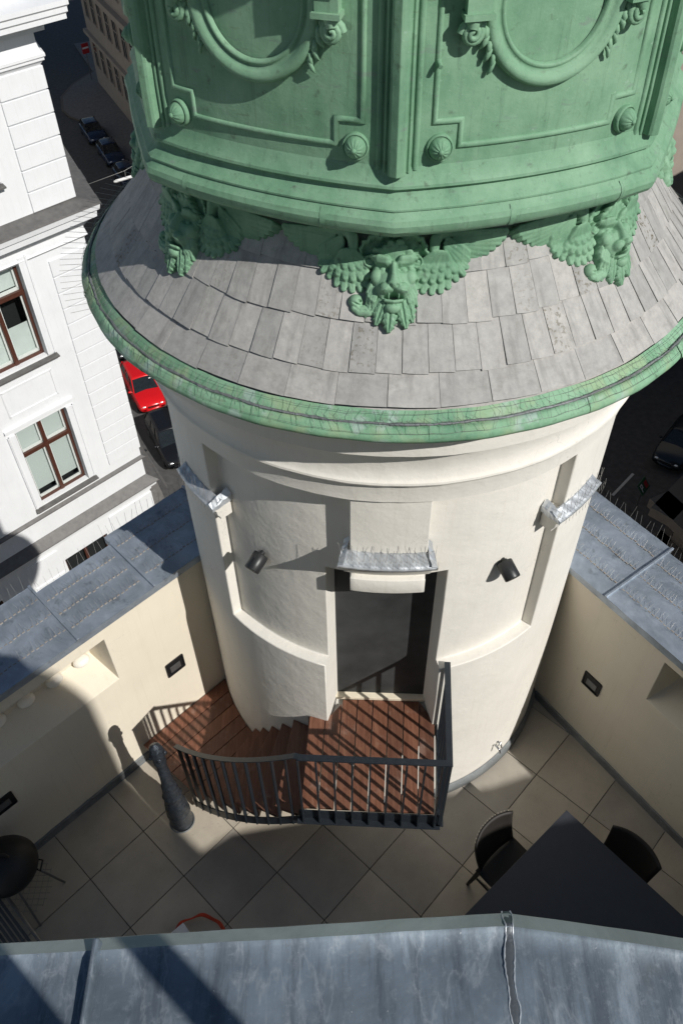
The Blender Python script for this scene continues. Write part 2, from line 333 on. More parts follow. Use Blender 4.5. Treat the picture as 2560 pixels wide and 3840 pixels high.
MB().lathe([(1.690, 0.0), (1.725, .004), (1.722, .085), (1.69, .115)], n=96, a0=-60, a1=80).build('plinth_strip', 'lead_strip', tower)

# cornice (plaster rings)
MB().lathe([(1.60, 4.19), (1.712, 4.195), (1.714, 4.315), (1.720, 4.335), (1.734, 4.343), (1.738, 4.358), (1.751, 4.364), (1.758, 4.378), (1.755, 4.392), (1.744, 4.402), (1.738, 4.416), (1.728, 4.45), (1.728, 4.50), (1.740, 4.57), (1.762, 4.63), (1.795, 4.672),
            (1.815, 4.678), (1.815, 4.69), (1.862, 4.70), (1.868, 4.706), (1.868, 4.80), (1.905, 4.83), (1.92, 4.90), (1.96, 4.955)], n=160, fn=lambda a: 1 + .0010 * math.sin(a * .31) + .0006 * math.sin(a * .9 + 2)).build('cornice', 'stucco', tower).data.set_sharp_from_angle(angle=R_(28))

# capitals of the pilasters, wrapped in foil with bird spikes
def capital(a0, a1, ret0, ret1, k_=1.0):
    sq = lambda R: 1.685 + (R - 1.685) * k_
    n = max(6, int((a1 - a0) / 1.2)); e = .6
    cap = MB().lathe([(1.60, 3.50), (sq(1.705), 3.50), (sq(1.712), 3.53), (sq(1.735), 3.555), (sq(1.745), 3.60), (sq(1.765), 3.612), (sq(1.768), 3.645), (1.60, 3.645)], n=n, a0=a0 + e, a1=a1 - e, close=True).build('capital', 'stucco', tower, bevel=.003)
    f = MB(); rng = random.Random(int(a0 * 7))
    prof = [(1.765, 3.638), (1.790, 3.636), (1.796, 3.660), (1.77, 3.672), (1.74, 3.680), (1.70, 3.694), (1.684, 3.702), (1.66, 3.66)]
    nn = n * 2; P = []
    for i in range(nn + 1):
        a = a0 + (a1 - a0) * i / nn
        for k, (R, z) in enumerate(prof):
            j = .0028 if 1 < k < 7 else .0015
            R = sq(R) if R > 1.685 else R
            w1 = math.sin(a * 2.1 + k) + .7 * math.sin(a * 5.3 + 2 * k) + rng.uniform(-.6, .6)
            P.append(cyl(a, R + j * w1 * (.5 if k < 3 else 1), z + j * w1 * (.25 if k < 3 else 1)))
    q = len(prof); f.add(P, [(i * q + k, (i + 1) * q + k, (i + 1) * q + k + 1, i * q + k + 1) for i in range(nn) for k in range(q - 1)], True)
    for a, s in ((a0, -1), (a1, 1)):           # returns round the corner
        if (s < 0 and ret0) or (s > 0 and ret1):
            P = []
            for t in range(8):
                R = sq(1.80) - (sq(1.80) - 1.60) * t / 7
                for dz, da in ((3.636, 0), (3.668 + .03 * t / 7, 0), (3.69 + .05 * t / 7, -s * 1.4)): P.append(cyl(a + s * .1 + da + rng.uniform(-.12, .12), R, dz + rng.uniform(-.006, .006)))
            f.add(P, [(t * 3 + k, t * 3 + k + 1, (t + 1) * 3 + k + 1, (t + 1) * 3 + k) for t in range(7) for k in range(2)])
    f.build('foil_wrap', 'foil', cap)
    sp = MB(); a = a0 + .5
    while a < a1:
        b = cyl(a, 1.75, 3.67); t = cyl(a + rng.uniform(-1.2, 1.2), 1.735 + rng.uniform(-.03, .03), 3.80 + rng.uniform(-.02, .03)); sp.tube([b, (b + t) / 2 + Vector((rng.uniform(-.004, .004), 0, 0)), t], .0013, 4, False)
        b2 = cyl(a + .4, 1.79, 3.655); sp.tube([b2, cyl(a + .4, 1.785, 3.71)], .0012, 4, False)
        a += 1.15
    tag(sp.build('bird_spikes', 'spike_wire', cap), kind='stuff')
    return cap
capital(-13.4, 6.9, True, True); capital(-62, AZ_L + 4.0, False, True, .72); capital(AZ_R - 4.4, 54, True, False, .72)
MB().lathe([(1.60, 3.335), (1.728, 3.335), (1.728, 3.47), (1.60, 3.47)], n=14, a0=-11.3, a1=5.2, close=True).build('lintel_block', 'stucco', tower, bevel=.006)

# door
door = MB()
DC = R_(-3.25); ux, uy = math.cos(DC), math.sin(DC)   # door plane, facing out
dd = Vector((math.sin(DC), -math.cos(DC), 0)); dt = Vector((math.cos(DC), math.sin(DC), 0)); DM = Matrix((dt, dd, Vector((0, 0, 1)))).transposed()
def dbox(mb, u, v, z, du, dv, dz): return mb.box(dt * u + dd * v + Vector((0, 0, z)), (du, dv, dz), DM)
fr = MB(); dbox(fr, -.425, 1.375, 2.40, .035, .07, 1.95); dbox(fr, .425, 1.375, 2.40, .035, .07, 1.95); dbox(fr, 0, 1.375, DZ + .02, .82, .08, .035); dbox(fr, 0, 1.375, 3.36, .82, .07, .05)
df = fr.build('door_frame', 'door_frame', tower, bevel=.003)
g = MB(); dbox(g, 0, 1.352, 2.41, .815, .02, 1.90); g.build('glass', 'door_glass', df)

# two cylinder spotlights on the wall
def spotlight(az, z, label):
    t = empty('wall_spotlight', cyl(az, RI, z), R_(az), label, 'spotlight', 'cylinder spotlights beside the tower door')
    MM = Matrix.Rotation(R_(116), 3, 'X')
    b = MB(); b.tube([MM @ Vector((0, 0, k)) for k in (.02, .026, .148, .154)], [.052, .058, .058, .055], 24, True)
    b.build('lamp_body', 'lamp_grey', t)
    b = MB(); b.tube([MM @ Vector((0, 0, k)) for k in (.153, .1555)], [.050, .050], 20, True); b.build('lens', 'black_metal', t)
    b = MB(); b.tube([(0, .012, 0), (0, -.05, -.005)], .018, 12); b.build('bracket', 'lamp_grey', t)
    b = MB(); b.box(MM @ Vector((.0, .0582, .09)), (.006, .004, .035), MM); b.build('slot', 'black_metal', t)
spotlight(-36.6, 3.26, 'dark grey cylinder spotlight on the shaded curved wall, door side of the foil capital')
spotlight(27.3, 3.30, 'dark grey cylinder spotlight on the sunlit curved wall beside the door')
# garden tap
t = empty('garden_tap', cyl(38.2, RO, .42), R_(38.2), 'small chrome garden tap low on the sunlit tower wall', 'tap')
b = MB(); b.tube([(0, .01, 0), (0, -.05, 0), (0, -.075, -.012), (0, -.085, -.05)], [.009, .009, .009, .008], 10); b.build('spout', 'chrome', t)
b = MB(); b.tube([(-.02, -.04, .03), (.02, -.04, .03)], .006, 8); b.tube([(0, -.04, 0), (0, -.04, .03)], .005, 8); b.build('handle', 'chrome', t)
b = MB(); b.tube([(.05, .01, .0), (.05, -.05, -.01), (.05, -.055, -.045)], .008, 8); b.sphere((.05, -.03, .02), .012, 10); b.build('hose_connector', 'chrome', t)

# ---------------------------------------------------------------- gutter and slate roof
RP = [(1.938, 5.067), (1.794, 5.211), (1.637, 5.395), (1.498, 5.585), (1.378, 5.775), (1.275, 5.965)]
roof = MB().lathe([(1.95, 5.035)] + [(r - .012, z - .012) for r, z in RP] + [(1.2, 6.1)], n=128).build('skirt_roof', 'slate', tower)
rng = random.Random(3)
gp = [(1.93, 5.078), (1.955, 5.058), (1.972, 5.036), (1.978, 5.026), (1.99, 5.022), (1.996, 5.030), (2.012, 5.012), (2.034, 4.992), (2.040, 4.972), (2.034, 4.952), (2.016, 4.946), (1.95, 4.95)]
gut = MB().lathe(gp, n=180, fn=lambda a: 1 + .0016 * math.sin(a * .23) + .0010 * math.sin(a * .71 + 1)).build('gutter', 'copper_gutter', tower)
g = MB(); path = []
for i in range(361):
    a = i; path.append(cyl(a, 1.983 + .0035 * math.sin(a * .6) + rng.uniform(-.002, .002), 5.031 + rng.uniform(-.002, .002)))
g.tube(path, [.0075 + rng.uniform(-.002, .0025) for _ in path], 6, False); g.build('gutter_cable', 'lead_strip', gut)
g = MB(); a = -128
while a < 118:                                 # bird netting
    p0 = cyl(a, 1.945, 5.09); p1 = cyl(a + rng.uniform(-.5, .9), 1.985, 5.075); p2 = cyl(a + rng.uniform(-.2, .9), 2.035, 5.01)
    g.tube([p0, p1, p2], .0008, 4, False)
    if rng.random() < .5: g.tube([p1, cyl(a + 1.6 + rng.uniform(-.4, .4), 2.02, 5.045)], .0008, 4, False)
    if rng.random() < .3: g.tube([cyl(a, 1.975, 5.03), cyl(a + rng.uniform(-.4, .4), 1.985, 5.06)], .0009, 4, False)
    a += 1.55 + rng.uniform(-.25, .25)
for R, z in ((1.965, 5.083), (2.005, 5.06), (2.034, 5.012)):
    g.tube([cyl(-128 + i * 2, R + rng.uniform(-.004, .004), z + rng.uniform(-.004, .004)) for i in range(124)], .0008, 4, False)
tag(g.build('bird_netting', 'wire', gut), kind='stuff')
g = MB()
for i in range(34):
    a = -128 + i * 1.9; g.tube([cyl(a, 2.02, 5.0), cyl(a + 2.0, 2.16, 5.05)], .0012, 4, False)
tag(g.build('bird_spikes', 'spike_wire', gut), kind='stuff')
for a in [-118, -96, -72, -47, -24.5, 1.5, 26, 47, 70, 95]:   # folded joints of the copper lengths
    MB().lathe([(r + .003, z + .003) for r, z in gp[5:11]], n=2, a0=a, a1=a + 1.0).build('joint', 'copper_gutter', gut)

def slate_mesh(i, wdeg, var):
    r0, z0 = RP[i]; r1, z1 = RP[i + 1]; dx, dz = r1 - r0, z1 - z0; L = math.hypot(dx, dz); tx, tz = dx / L, dz / L; nx, nz = tz, -tx
    g = random.Random(i * 31 + var); low = -.012 + g.uniform(-.008, .007); lift = .012 + g.uniform(0, .006); sk = .001 + g.uniform(-.003, .0035); stp = .0015 + g.uniform(-.0015, .003); top = L * 1.22; th = .010
    if i == 0: low = .022 + g.uniform(-.004, .004); lift = .012
    P = []; h = wdeg / 2 - .03
    for layer in (0, 1):
        for s, off in ((low, lift), (L * .55, .008), (top, .001)):
            for a_, up_, ds in ((-h, stp, sk), (g.uniform(-.2, .2) * h, stp * .5, g.uniform(-.002, .002)), (h, 0, -sk)):
                s_ = s + (ds if s == low else 0); o_ = off + up_ * (1 if s < top else .2) - (0 if layer else th); P.append(cyl(a_, r0 + tx * s_ + nx * o_, z0 + tz * s_ + nz * o_))
    T = 9; F = []
    for a in range(2):
        for b_ in range(2): k = T + a * 3 + b_; F.append((k, k + 1, k + 4, k + 3)); k -= T; F.append((k, k + 3, k + 4, k + 1))
    for k in range(2): F.append((k, k + 1, T + k + 1, T + k)); F.append((6 + k, T + 6 + k, T + 7 + k, 7 + k))
    for k in (0, 3): F.append((k, T + k, T + k + 3, k + 3)); F.append((k + 2, k + 5, T + k + 5, T + k + 2))
    return P, F
NS = [46, 86, 82, 76, 70]
rest = MB()
for i, n in enumerate(NS):
    wd = 360 / n; protos = []
    for v in range(7):
        P, F = slate_mesh(i, wd, v); me = bpy.data.meshes.new('slate'); me.from_pydata([tuple(p) for p in P], [], F); me.materials.append(MATS['slate']); protos.append(me)
    for k in range(n):
        a = -180 + (k + .5 + .5 * (i % 2)) * wd + PH0
        vis = (-122 < a < 112) if i < 4 else (-95 < a < 86)
        if vis:
            o = bpy.data.objects.new('slate', protos[rng.randrange(7)]); COL.objects.link(o); o.parent = roof; o.rotation_euler = (0, 0, R_(a))
            o.location = (0, 0, rng.uniform(-.002, .003))
        else:
            P, F = slate_mesh(i, wd, 0); M = Matrix.Rotation(R_(a), 3, 'Z'); rest.add([M @ p for p in P], F)
tag(rest.build('roof_slates', 'slate', roof), kind='stuff')

# ---------------------------------------------------------------- cupola
def shp(azd):                                   # plan: octagon with bowed sides, corner facing the terrace
    rel = (azd - PH0 + 180) % 360 - 180; psi = (rel % 45) - 22.5
    bow = .44 + .44 * min(1, max(0, (abs(rel) - 38) / 14))
    return ((1 - bow) + bow * math.cos(R_(22.5)) / math.cos(R_(psi))) * (1 - .05 * min(1, max(0, (abs(rel) - 42) / 42)))
RC = 1.605
def WR(az, z, off=0): return (RC + (.012 if z < 6.3 else .012 - .03 * (z - 6.3))) * shp(az) + off
def wp(az, z, off=0): return cyl(az, WR(az, z, off), z)
MB().lathe([(RC + .012, 6.12), (RC + .012, 6.3), (RC, 6.7), (RC - .02, 7.4), (RC - .03, 7.75)], n=160, fn=shp, a0=PH0, a1=PH0 + 360).build('cupola_wall', 'copper', tower)
base = MB()
base.lathe([(1.615, 6.155), (1.622, 6.135), (1.632, 6.105), (1.652, 6.078), (1.654, 6.066), (1.640, 6.058), (1.634, 6.050), (1.640, 6.035), (1.652, 6.02), (1.676, 6.0), (1.688, 5.990), (1.688, 5.982), (1.682, 5.979), (1.692, 5.965), (1.712, 5.948),
            (1.720, 5.925), (1.716, 5.898), (1.700, 5.875), (1.678, 5.862), (1.62, 5.855), (1.5, 5.85), (1.24, 5.87)], n=160, fn=shp, a0=PH0, a1=PH0 + 360)
bm_ = base.build('base_moulding', 'copper', tower); bm_.data.set_sharp_from_angle(angle=R_(26))
for a in (-41.5, -16, 13.5, 33.5):
    MB().lathe([(1.6925, 5.97), (1.714, 5.948), (1.7225, 5.925), (1.7185, 5.898), (1.702, 5.873), (1.68, 5.86)], n=2, a0=a, a1=a + .9, fn=shp).build('sheet_joint', 'copper', bm_)
# cornice and dome above the picture (they shade the upper faces)
MB().lathe([(1.55, 7.14), (1.62, 7.18), (1.70, 7.22), (1.74, 7.28), (1.90, 7.34), (1.92, 7.46), (1.85, 7.50), (1.55, 7.60)], n=96, fn=shp, a0=PH0, a1=PH0 + 360).build('crown_cornice', 'copper', tower)
MB().lathe([(1.56, 7.58), (1.58, 8.0), (1.50, 8.4), (1.30, 8.8), (1.0, 9.15), (.6, 9.4), (.25, 9.55), (.12, 9.9), (.02, 10.4)], n=64, fn=shp, a0=PH0, a1=PH0 + 360).build('dome', 'copper', tower)

def half_round(path_azz, r, n=6, flat=.8):
    """raised half-round moulding following the cupola wall, mitred"""
    P = [wp(a, z) for a, z in path_azz]; out = []
    nn = len(P); V = []; m = MB()
    for i in range(nn):
        p = P[i]; t0 = (p - P[i - 1]).normalized() if i else (P[1] - p).normalized(); t1 = (P[i + 1] - p).normalized() if i < nn - 1 else t0
        nrm = cyl(path_azz[i][0], 1, 0); t = (t0 + t1).normalized(); s = t.cross(nrm).normalized(); k = 1 / max(.5, t.dot(t0))
        for q in range(n + 1):
            th = math.pi * q / n; V.append(p + s * (math.cos(th) * r * k) + nrm * (math.sin(th) * r * flat - .001))
    m.add(V, [(i * (n + 1) + q, i * (n + 1) + q + 1, (i + 1) * (n + 1) + q + 1, (i + 1) * (n + 1) + q) for i in range(nn - 1) for q in range(n)], True)
    return m
def dens(path, step=1.2):
    o = [path[0]]
    for (a0, z0), (a1, z1) in zip(path, path[1:]):
        k = max(1, int(abs(a1 - a0) / step) + int(abs(z1 - z0) / .2))
        o += [(a0 + (a1 - a0) * i / k, z0 + (z1 - z0) * i / k) for i in range(1, k + 1)]
    return o
ros = None; R0 = .052
def rosette_mesh():
    m = MB(); m.lathe([(R0 * 1.12, -.004), (R0 * 1.12, .012), (R0 * 1.04, .022), (R0 * .95, .020), (R0 * .92, .012)], n=32)
    n, h = 64, 10; P = []
    for i in range(h + 1):
        th = math.pi / 2 * i / h
        for k in range(n):
            a = 2 * math.pi * k / n; fl = 1 - .11 * abs(math.cos(a * 6)) ** 6 * math.sin(th) ** .5 * (1 - .3 * math.sin(th))
            r = R0 * .92 * math.sin(th) * (1 if i < h else 1); P.append((r * math.cos(a), r * math.sin(a), .012 + .050 * math.cos(th) * (.8 + .2 * fl) * fl))
    m.add(P, [(i * n + k, (i + 1) * n + k, (i + 1) * n + (k + 1) % n, i * n + (k + 1) % n) for i in range(h) for k in range(n)], True)
    m.sphere((0, 0, .060), (.012, .012, .009), 12); return m
rm = rosette_mesh()
for fidx in range(-2, 3):
    c0 = PH0 + 45 * fidx                        # corner at the start of this face
    # corner pilaster: ridge between two fillets
    if fidx in (-1, 0, 1, 2):
        m = MB(); V = []; zs = [6.125, 6.3, 6.6, 7.0, 7.4, 7.72]
        prof = [(-2.55, 0), (-2.5, .012), (-2.15, .016), (-1.85, .010), (-1.65, .008), (-1.55, .040), (-1.2, .050), (0, .060), (1.2, .050), (1.55, .040), (1.65, .008), (1.85, .010), (2.15, .016), (2.5, .012), (2.55, 0)]
        for z in zs:
            for a, o in prof: V.append(wp(c0 + a * .82, z, o))
        q = len(prof); m.add(V, [(i * q + k, i * q + k + 1, (i + 1) * q + k + 1, (i + 1) * q + k) for i in range(len(zs) - 1) for k in range(q - 1)]); m.add(V[:q], [tuple(range(q))[::-1]])
        m.build('corner_pilaster', 'copper', tower, bevel=.003)
    pth = [(c0 + 5.3, 7.6), (c0 + 5.3, 6.325), (c0 + 9.4, 6.325), (c0 + 9.4, 6.222), (c0 + 35.6, 6.222), (c0 + 35.6, 6.325), (c0 + 39.7, 6.325), (c0 + 39.7, 7.6)]
    half_round(dens(pth), .0125, 6, .95).build('panel_moulding', 'copper', tower)
    for a in (2.75, 42.25): half_round(dens([(c0 + a, 7.6), (c0 + a, 6.135)]), .014, 6, .9).build('fillet', 'copper', tower)
    for a in (6.35, 38.65):
        p = wp(c0 + a, 6.222); nrm = cyl(c0 + a, 1, 0)
        if ros is None: ros = rm.build('rosette', 'copper', tower); o = ros
        else: o = link_copy(ros, 'rosette', tower)
        q = nrm.to_track_quat('Z', 'Y'); o.location = p; o.rotation_mode = 'QUATERNION'; o.rotation_quaternion = q
    # oval frame
    ac, zc = c0 + 22.5, 6.735; V = []; n = 96
    prof = [(.215, .004), (.218, .020), (.226, .026), (.234, .020), (.240, .014), (.252, .030), (.270, .042), (.288, .040), (.298, .026), (.302, .0), (.302, -.01)]
    Rl = RC * .955
    for i in range(n):
        th = 2 * math.pi * i / n
        for r, o in prof:
            a = ac + math.degrees(r * math.cos(th) / Rl); z = zc + r * 1.03 * math.sin(th); V.append(wp(a, z, o))
    q = len(prof); of = MB().add(V, [(i * q + k, i * q + k + 1, ((i + 1) % n) * q + k + 1, ((i + 1) % n) * q + k) for i in range(n) for k in range(q - 1)], True).build('oval_frame', 'copper', tower)
    # consoles with scroll and leaf either side of the oval
    for sgn in (-1, 1):
        m = MB()
        def q3(x, z, o): return wp(ac + sgn * math.degrees(x / Rl), z, o)
        def slab(x0, x1, z0, z1, o):
            P = [q3(x0, z0, -.005), q3(x1, z0, -.005), q3(x1, z1, -.005), q3(x0, z1, -.005), q3(x0, z0, o), q3(x1, z0, o), q3(x1, z1, o), q3(x0, z1, o)]
            m.add(P, [(0, 1, 5, 4), (1, 2, 6, 5), (2, 3, 7, 6), (3, 0, 4, 7), (4, 5, 6, 7)])
        slab(.275, .385, 6.705, 6.725, .085); slab(.285, .375, 6.725, 6.80, .065); slab(.28, .38, 6.80, 6.83, .085); slab(.272, .39, 6.83, 7.0, .10)
        sp = []
        for i in range(30):
            th = i / 29 * 2.3 * 2 * math.pi; r = .042 * (1 - i / 36); sp.append(q3(.345 + r * math.cos(th), 6.655 + r * math.sin(th), .035 + .03 * (i / 29)))
        m.tube(sp, [.017 - .008 * i / 29 for i in range(30)], 8); m.tube([q3(.345, 6.70, .05), q3(.35, 6.67, .06)], [.03, .02], 8)
        con = m.build('console', 'copper', of)
        m = MB()                                # hanging leaf along the oval
        for k in range(7):
            x0, z0 = .300 - .010 * k, 6.70 - .024 * k; sd_ = (-1) ** k
            m.tube([q3(x0 + sd_ * .010 * j / 4 + .004 * j, z0 - j * .016, .012 + .026 * math.sin(j / 4 * math.pi) * (1 - k * .08)) for j in range(5)], [.004, .016 - .001 * k, .015 - .001 * k, .009, .002], 8)
        m.build('leaf_drop', 'copper', of)
bpy.context.view_layer.update()

# ---------------------------------------------------------------- winged lion masks (relief on the roof slope)
KX, KY = .000706, .000735
TIP = (1.675, 5.352); UPS = (-.65, .76); NRM = (.76, .65)
class Relief:
    def __init__(s, x0, x1, y0, y1, st=5.0):
        s.xs = np.arange(x0, x1 + st, st); s.ys = np.arange(y0, y1 + st, st); s.X, s.Y = np.meshgrid(s.xs, s.ys); s.H = np.full(s.X.shape, -1.0)
    def put(s, h, k=8.0):                       # rounded maximum
        d = np.clip(.5 + .5 * (h - s.H) / k, 0, 1); sm = s.H * (1 - d) + h * d + k * d * (1 - d) * .6
        s.H = np.where(h > -.5, np.where(s.H < 0, h, np.maximum(s.H, sm)), s.H)
    def ell(s, cx, cy, rx, ry, h, base=0, rot=0, pw=.5, k=6):
        c, n = math.cos(R_(rot)), math.sin(R_(rot)); dx, dy = s.X - cx, s.Y - cy
        q = ((dx * c + dy * n) / rx) ** 2 + ((-dx * n + dy * c) / ry) ** 2
        s.put(np.where(q < 1, base + h * np.clip(1 - q, 0, 1) ** pw, -1), k)
    def dip(s, cx, cy, rx, ry, h, rot=0):
        c, n = math.cos(R_(rot)), math.sin(R_(rot)); dx, dy = s.X - cx, s.Y - cy
        q = ((dx * c + dy * n) / rx) ** 2 + ((-dx * n + dy * c) / ry) ** 2
        s.H = np.where(s.H > 0, np.maximum(s.H - h * np.exp(-q * 1.6), 2), s.H)
    def stroke(s, pts, ws, h, bases, k=5, rib=0.0, pw=.5):
        best = np.full(s.X.shape, -1.0)
        for i in range(len(pts) - 1):
            (x0, y0), (x1, y1) = pts[i], pts[i + 1]; dx, dy = x1 - x0, y1 - y0; L2 = dx * dx + dy * dy + 1e-9
            t = np.clip(((s.X - x0) * dx + (s.Y - y0) * dy) / L2, 0, 1); d = np.hypot(s.X - x0 - t * dx, s.Y - y0 - t * dy)
            w = ws[i] + (ws[i + 1] - ws[i]) * t; b = bases[i] + (bases[i + 1] - bases[i]) * t; q = (d / np.maximum(w, 1e-3)) ** 2
            hh = b + h * np.clip(1 - q, 0, 1) ** pw
            if rib: hh = hh - rib * np.exp(-(d / 5.0) ** 2)
            best = np.maximum(best, np.where(q < 1, hh, -1))
        s.put(best, k)
    def feather(s, x0, y0, x1, y1, w, b0, b1, h=20, rib=7):
        mx, my = x0 + (x1 - x0) * .7, y0 + (y1 - y0) * .7
        s.stroke([(x0, y0), (mx, my), (x1, y1)], [w * .80, w * 1.10, w * .80], h, [b0, b1 + (b0 - b1) * .25, b1], 1.0, rib, .36)
    def leaf(s, x0, y0, x1, y1, w, b0, b1, h=34, lobes=3):
        L = math.hypot(x1 - x0, y1 - y0); tx, ty = (x1 - x0) / L, (y1 - y0) / L
        t = ((s.X - x0) * tx + (s.Y - y0) * ty) / L; o = -(s.X - x0) * ty + (s.Y - y0) * tx
        tc = np.clip(t - .10 * np.abs(o) / w, 0, 1.0); ph = tc * (lobes + .35)
        env = np.where(tc < .45, .62 + .55 * tc, (.8675) * np.clip((1.02 - tc) / .57, 0, 1) ** .62)
        Wd = w * env * (1 - .30 * np.clip((ph - np.floor(ph)) * 1.4 - .4, 0, 1) * (tc < .93)) + 1e-3
        q = np.abs(o) / Wd; base = b0 + (b1 - b0) * np.clip(t, 0, 1)
        hh = base + h * np.clip(1 - q ** 3, 0, 1) ** .5 * (.55 + .45 * np.abs(np.sin(np.clip(q, 0, 1) * 2.4 + .5))) - 10 * np.exp(-(o / 5.0) ** 2) - 6 * np.exp(-((np.abs(o) - Wd * .55) / 4.0) ** 2)
        s.put(np.where((q < 1) & (t > -.05) & (t < 1.0), hh, -1), 2)
    def mesh(s, name, parent, mat='copper', az0=PH0, skirt=70):
        H = s.H.copy(); ok = H > 0; ny, nx = H.shape
        # light smoothing of the surface
        for _ in range(1):
            Hp = np.pad(np.where(ok, H, np.nan), 1, constant_values=np.nan)
            st = np.stack([Hp[1:-1, 1:-1]] * 3 + [Hp[:-2, 1:-1], Hp[2:, 1:-1], Hp[1:-1, :-2], Hp[1:-1, 2:]])
            n_ok = np.maximum(1, np.sum(~np.isnan(st), axis=0)); H = np.where(ok, np.nansum(st, axis=0) / n_ok, H)
        idx = -np.ones(H.shape, int); V = []; F = []
        def pos(x, y, h, lift=1):
            d = (700 - y - 78 * (x / 785) ** 2) * KY; hh = h * KX * .84
            R = TIP[0] + UPS[0] * d; z = TIP[1] + UPS[1] * d; hh += lift * .00072 * 165 * max(0, min(1, (265 - y - 78 * (x / 785) ** 2) / 230)); Rh = R + NRM[0] * hh
            return cyl(az0 + math.degrees(math.asin(max(-.9, min(.9, x * KX * (1.02 - .04 * (x / 785) ** 2) / Rh)))), Rh, z + NRM[1] * hh)
        for j in range(ny):
            for i in range(nx):
                if ok[j, i]: idx[j, i] = len(V); V.append(tuple(pos(s.xs[i], s.ys[j], H[j, i])))
        cell = ok[:-1, :-1] & ok[1:, :-1] & ok[:-1, 1:] & ok[1:, 1:]
        bot = {}
        def bv(j, i):
            if (j, i) not in bot: bot[(j, i)] = len(V); V.append(tuple(pos(s.xs[i], s.ys[j], max(-skirt, min(-4, H[j, i] - 90)), 0)))
            return bot[(j, i)]
        cj, ci = np.nonzero(cell)
        for j, i in zip(cj, ci):
            F.append((idx[j, i], idx[j + 1, i], idx[j + 1, i + 1], idx[j, i + 1]))
            for (dj, di, a, b) in ((0, -1, (j, i), (j + 1, i)), (0, 1, (j + 1, i + 1), (j, i + 1)), (-1, 0, (j, i + 1), (j, i)), (1, 0, (j + 1, i), (j + 1, i + 1))):
                jj, ii = j + dj, i + di
                if not (0 <= jj < ny - 1 and 0 <= ii < nx - 1 and cell[jj, ii]): F.append((idx[a], bv(*a), bv(*b), idx[b]))
        me = bpy.data.meshes.new(name); me.from_pydata(V, [], [tuple(int(q) for q in f) for f in F]); me.polygons.foreach_set('use_smooth', [True] * len(F)); me.update()
        me.set_sharp_from_angle(angle=R_(62)); me.materials.append(MATS[mat])
        o = bpy.data.objects.new(name, me); COL.objects.link(o); o.parent = parent; return o
lion = empty('lion_mask'); lion.parent = tower
def wing(sg):
    r = Relief(90, 800, 0, 470) if sg > 0 else Relief(-800, -90, 0, 470)
    f = lambda x: sg * x
    tips = [(785, 34), (772, 66), (742, 98), (700, 130), (655, 160), (605, 186), (560, 208), (515, 228)]
    for i, (x, y) in enumerate(reversed(tips)): r.feather(f(345 + 8 * i), 175 - 9 * i, f(x - 12), y + 8, 24, 74, 16 + 5 * i, 18, 6)
    for x, y, x1, y1, w in [(350, 175, 482, 305, 27), (345, 160, 500, 262, 27), (345, 140, 505, 220, 26), (350, 120, 500, 178, 25)]: r.feather(f(x), y, f(x1), y1, w, 95, 60, 26, 7)
    for x, y in [(475, 312), (440, 352), (388, 402), (336, 432), (276, 442), (216, 436), (172, 410)]:      # lower coverts
        bx = 250 + (x - 172) * .42; r.feather(f(bx), 262 - (x - 172) * .08, f(x - 6), y - 14, 30, 84, 40, 24, 4)
    for x, y in [(420, 300), (378, 338), (325, 364), (270, 374), (214, 368), (168, 352)]:
        bx = 245 + (x - 168) * .4; r.feather(f(bx), 232, f(x - 4), y - 12, 30, 122, 84, 24, 4)
    for x, y in [(370, 268), (325, 298), (272, 308), (220, 300), (180, 290)]: r.feather(f(262 + (x - 172) * .4), 205, f(x), y - 10, 28, 148, 118, 22, 3)
    r.stroke([(f(285), 235), (f(268), 180), (f(272), 125), (f(300), 92), (f(355), 78), (f(450), 70), (f(620), 52), (f(770), 28)], [32, 34, 38, 36, 30, 24, 17, 7], 44, [110, 118, 112, 92, 72, 52, 30, 16], 5)
    return r.mesh('wing', lion)
wing(1); wing(-1)
r = Relief(-250, 250, 40, 300)                  # shell crest with volutes
pts = [(205, 268), (222, 226), (206, 188), (198, 150), (152, 118), (104, 116), (62, 128), (18, 112), (-40, 112), (-86, 128), (-128, 118), (-168, 144), (-204, 170), (-214, 215), (-205, 256)]
r.ell(0, 240, 215, 150, 26, 60, 0, .3)
for i, (x, y) in enumerate(pts[1:-1]): r.stroke([(x * .35, 225 + (y - 100) * .2), (x * .93, y + 14)], [9, 26], 16, [100, 70], 2, 0)
for a, b in zip(pts, pts[1:]):
    mx, my = (a[0] + b[0]) / 2, (a[1] + b[1]) / 2; L = math.hypot(mx, my - 260) + 1e-6
    r.stroke([a, (mx + mx / L * 13, my + (my - 260) / L * 13), b], [13, 14, 13], 30, [112, 124, 112], 3)
for sg in (-1, 1):
    sp = [(sg * (160 + (46 - 1.35 * i) * math.cos(.42 * i + 2.4)), 252 - (42 - 1.25 * i) * math.sin(.42 * i + 2.4)) for i in range(26)]
    r.stroke(sp, [11 - .15 * i for i in range(26)], 26, [128] * 26, 1); r.ell(sg * 160, 252, 44, 42, 10, 112); r.ell(sg * 160, 252, 13, 13, 22, 136)
r.mesh('shell_crest', lion)
r = Relief(-190, 210, 110, 600, 4.0)            # lion face
r.ell(10, 340, 150, 185, 120, 95, 0, .42); r.ell(10, 225, 120, 85, 80, 120)
for x, y, a, b in [(2, 192, 42, 40), (-48, 190, 32, 30), (-88, 205, 30, 26), (-118, 200, 22, 22), (58, 188, 40, 34), (98, 206, 34, 28), (128, 222, 26, 22), (-20, 160, 26, 22), (40, 152, 34, 20)]: r.ell(x, y, a, b, 46, 150, 0, .55, 4)
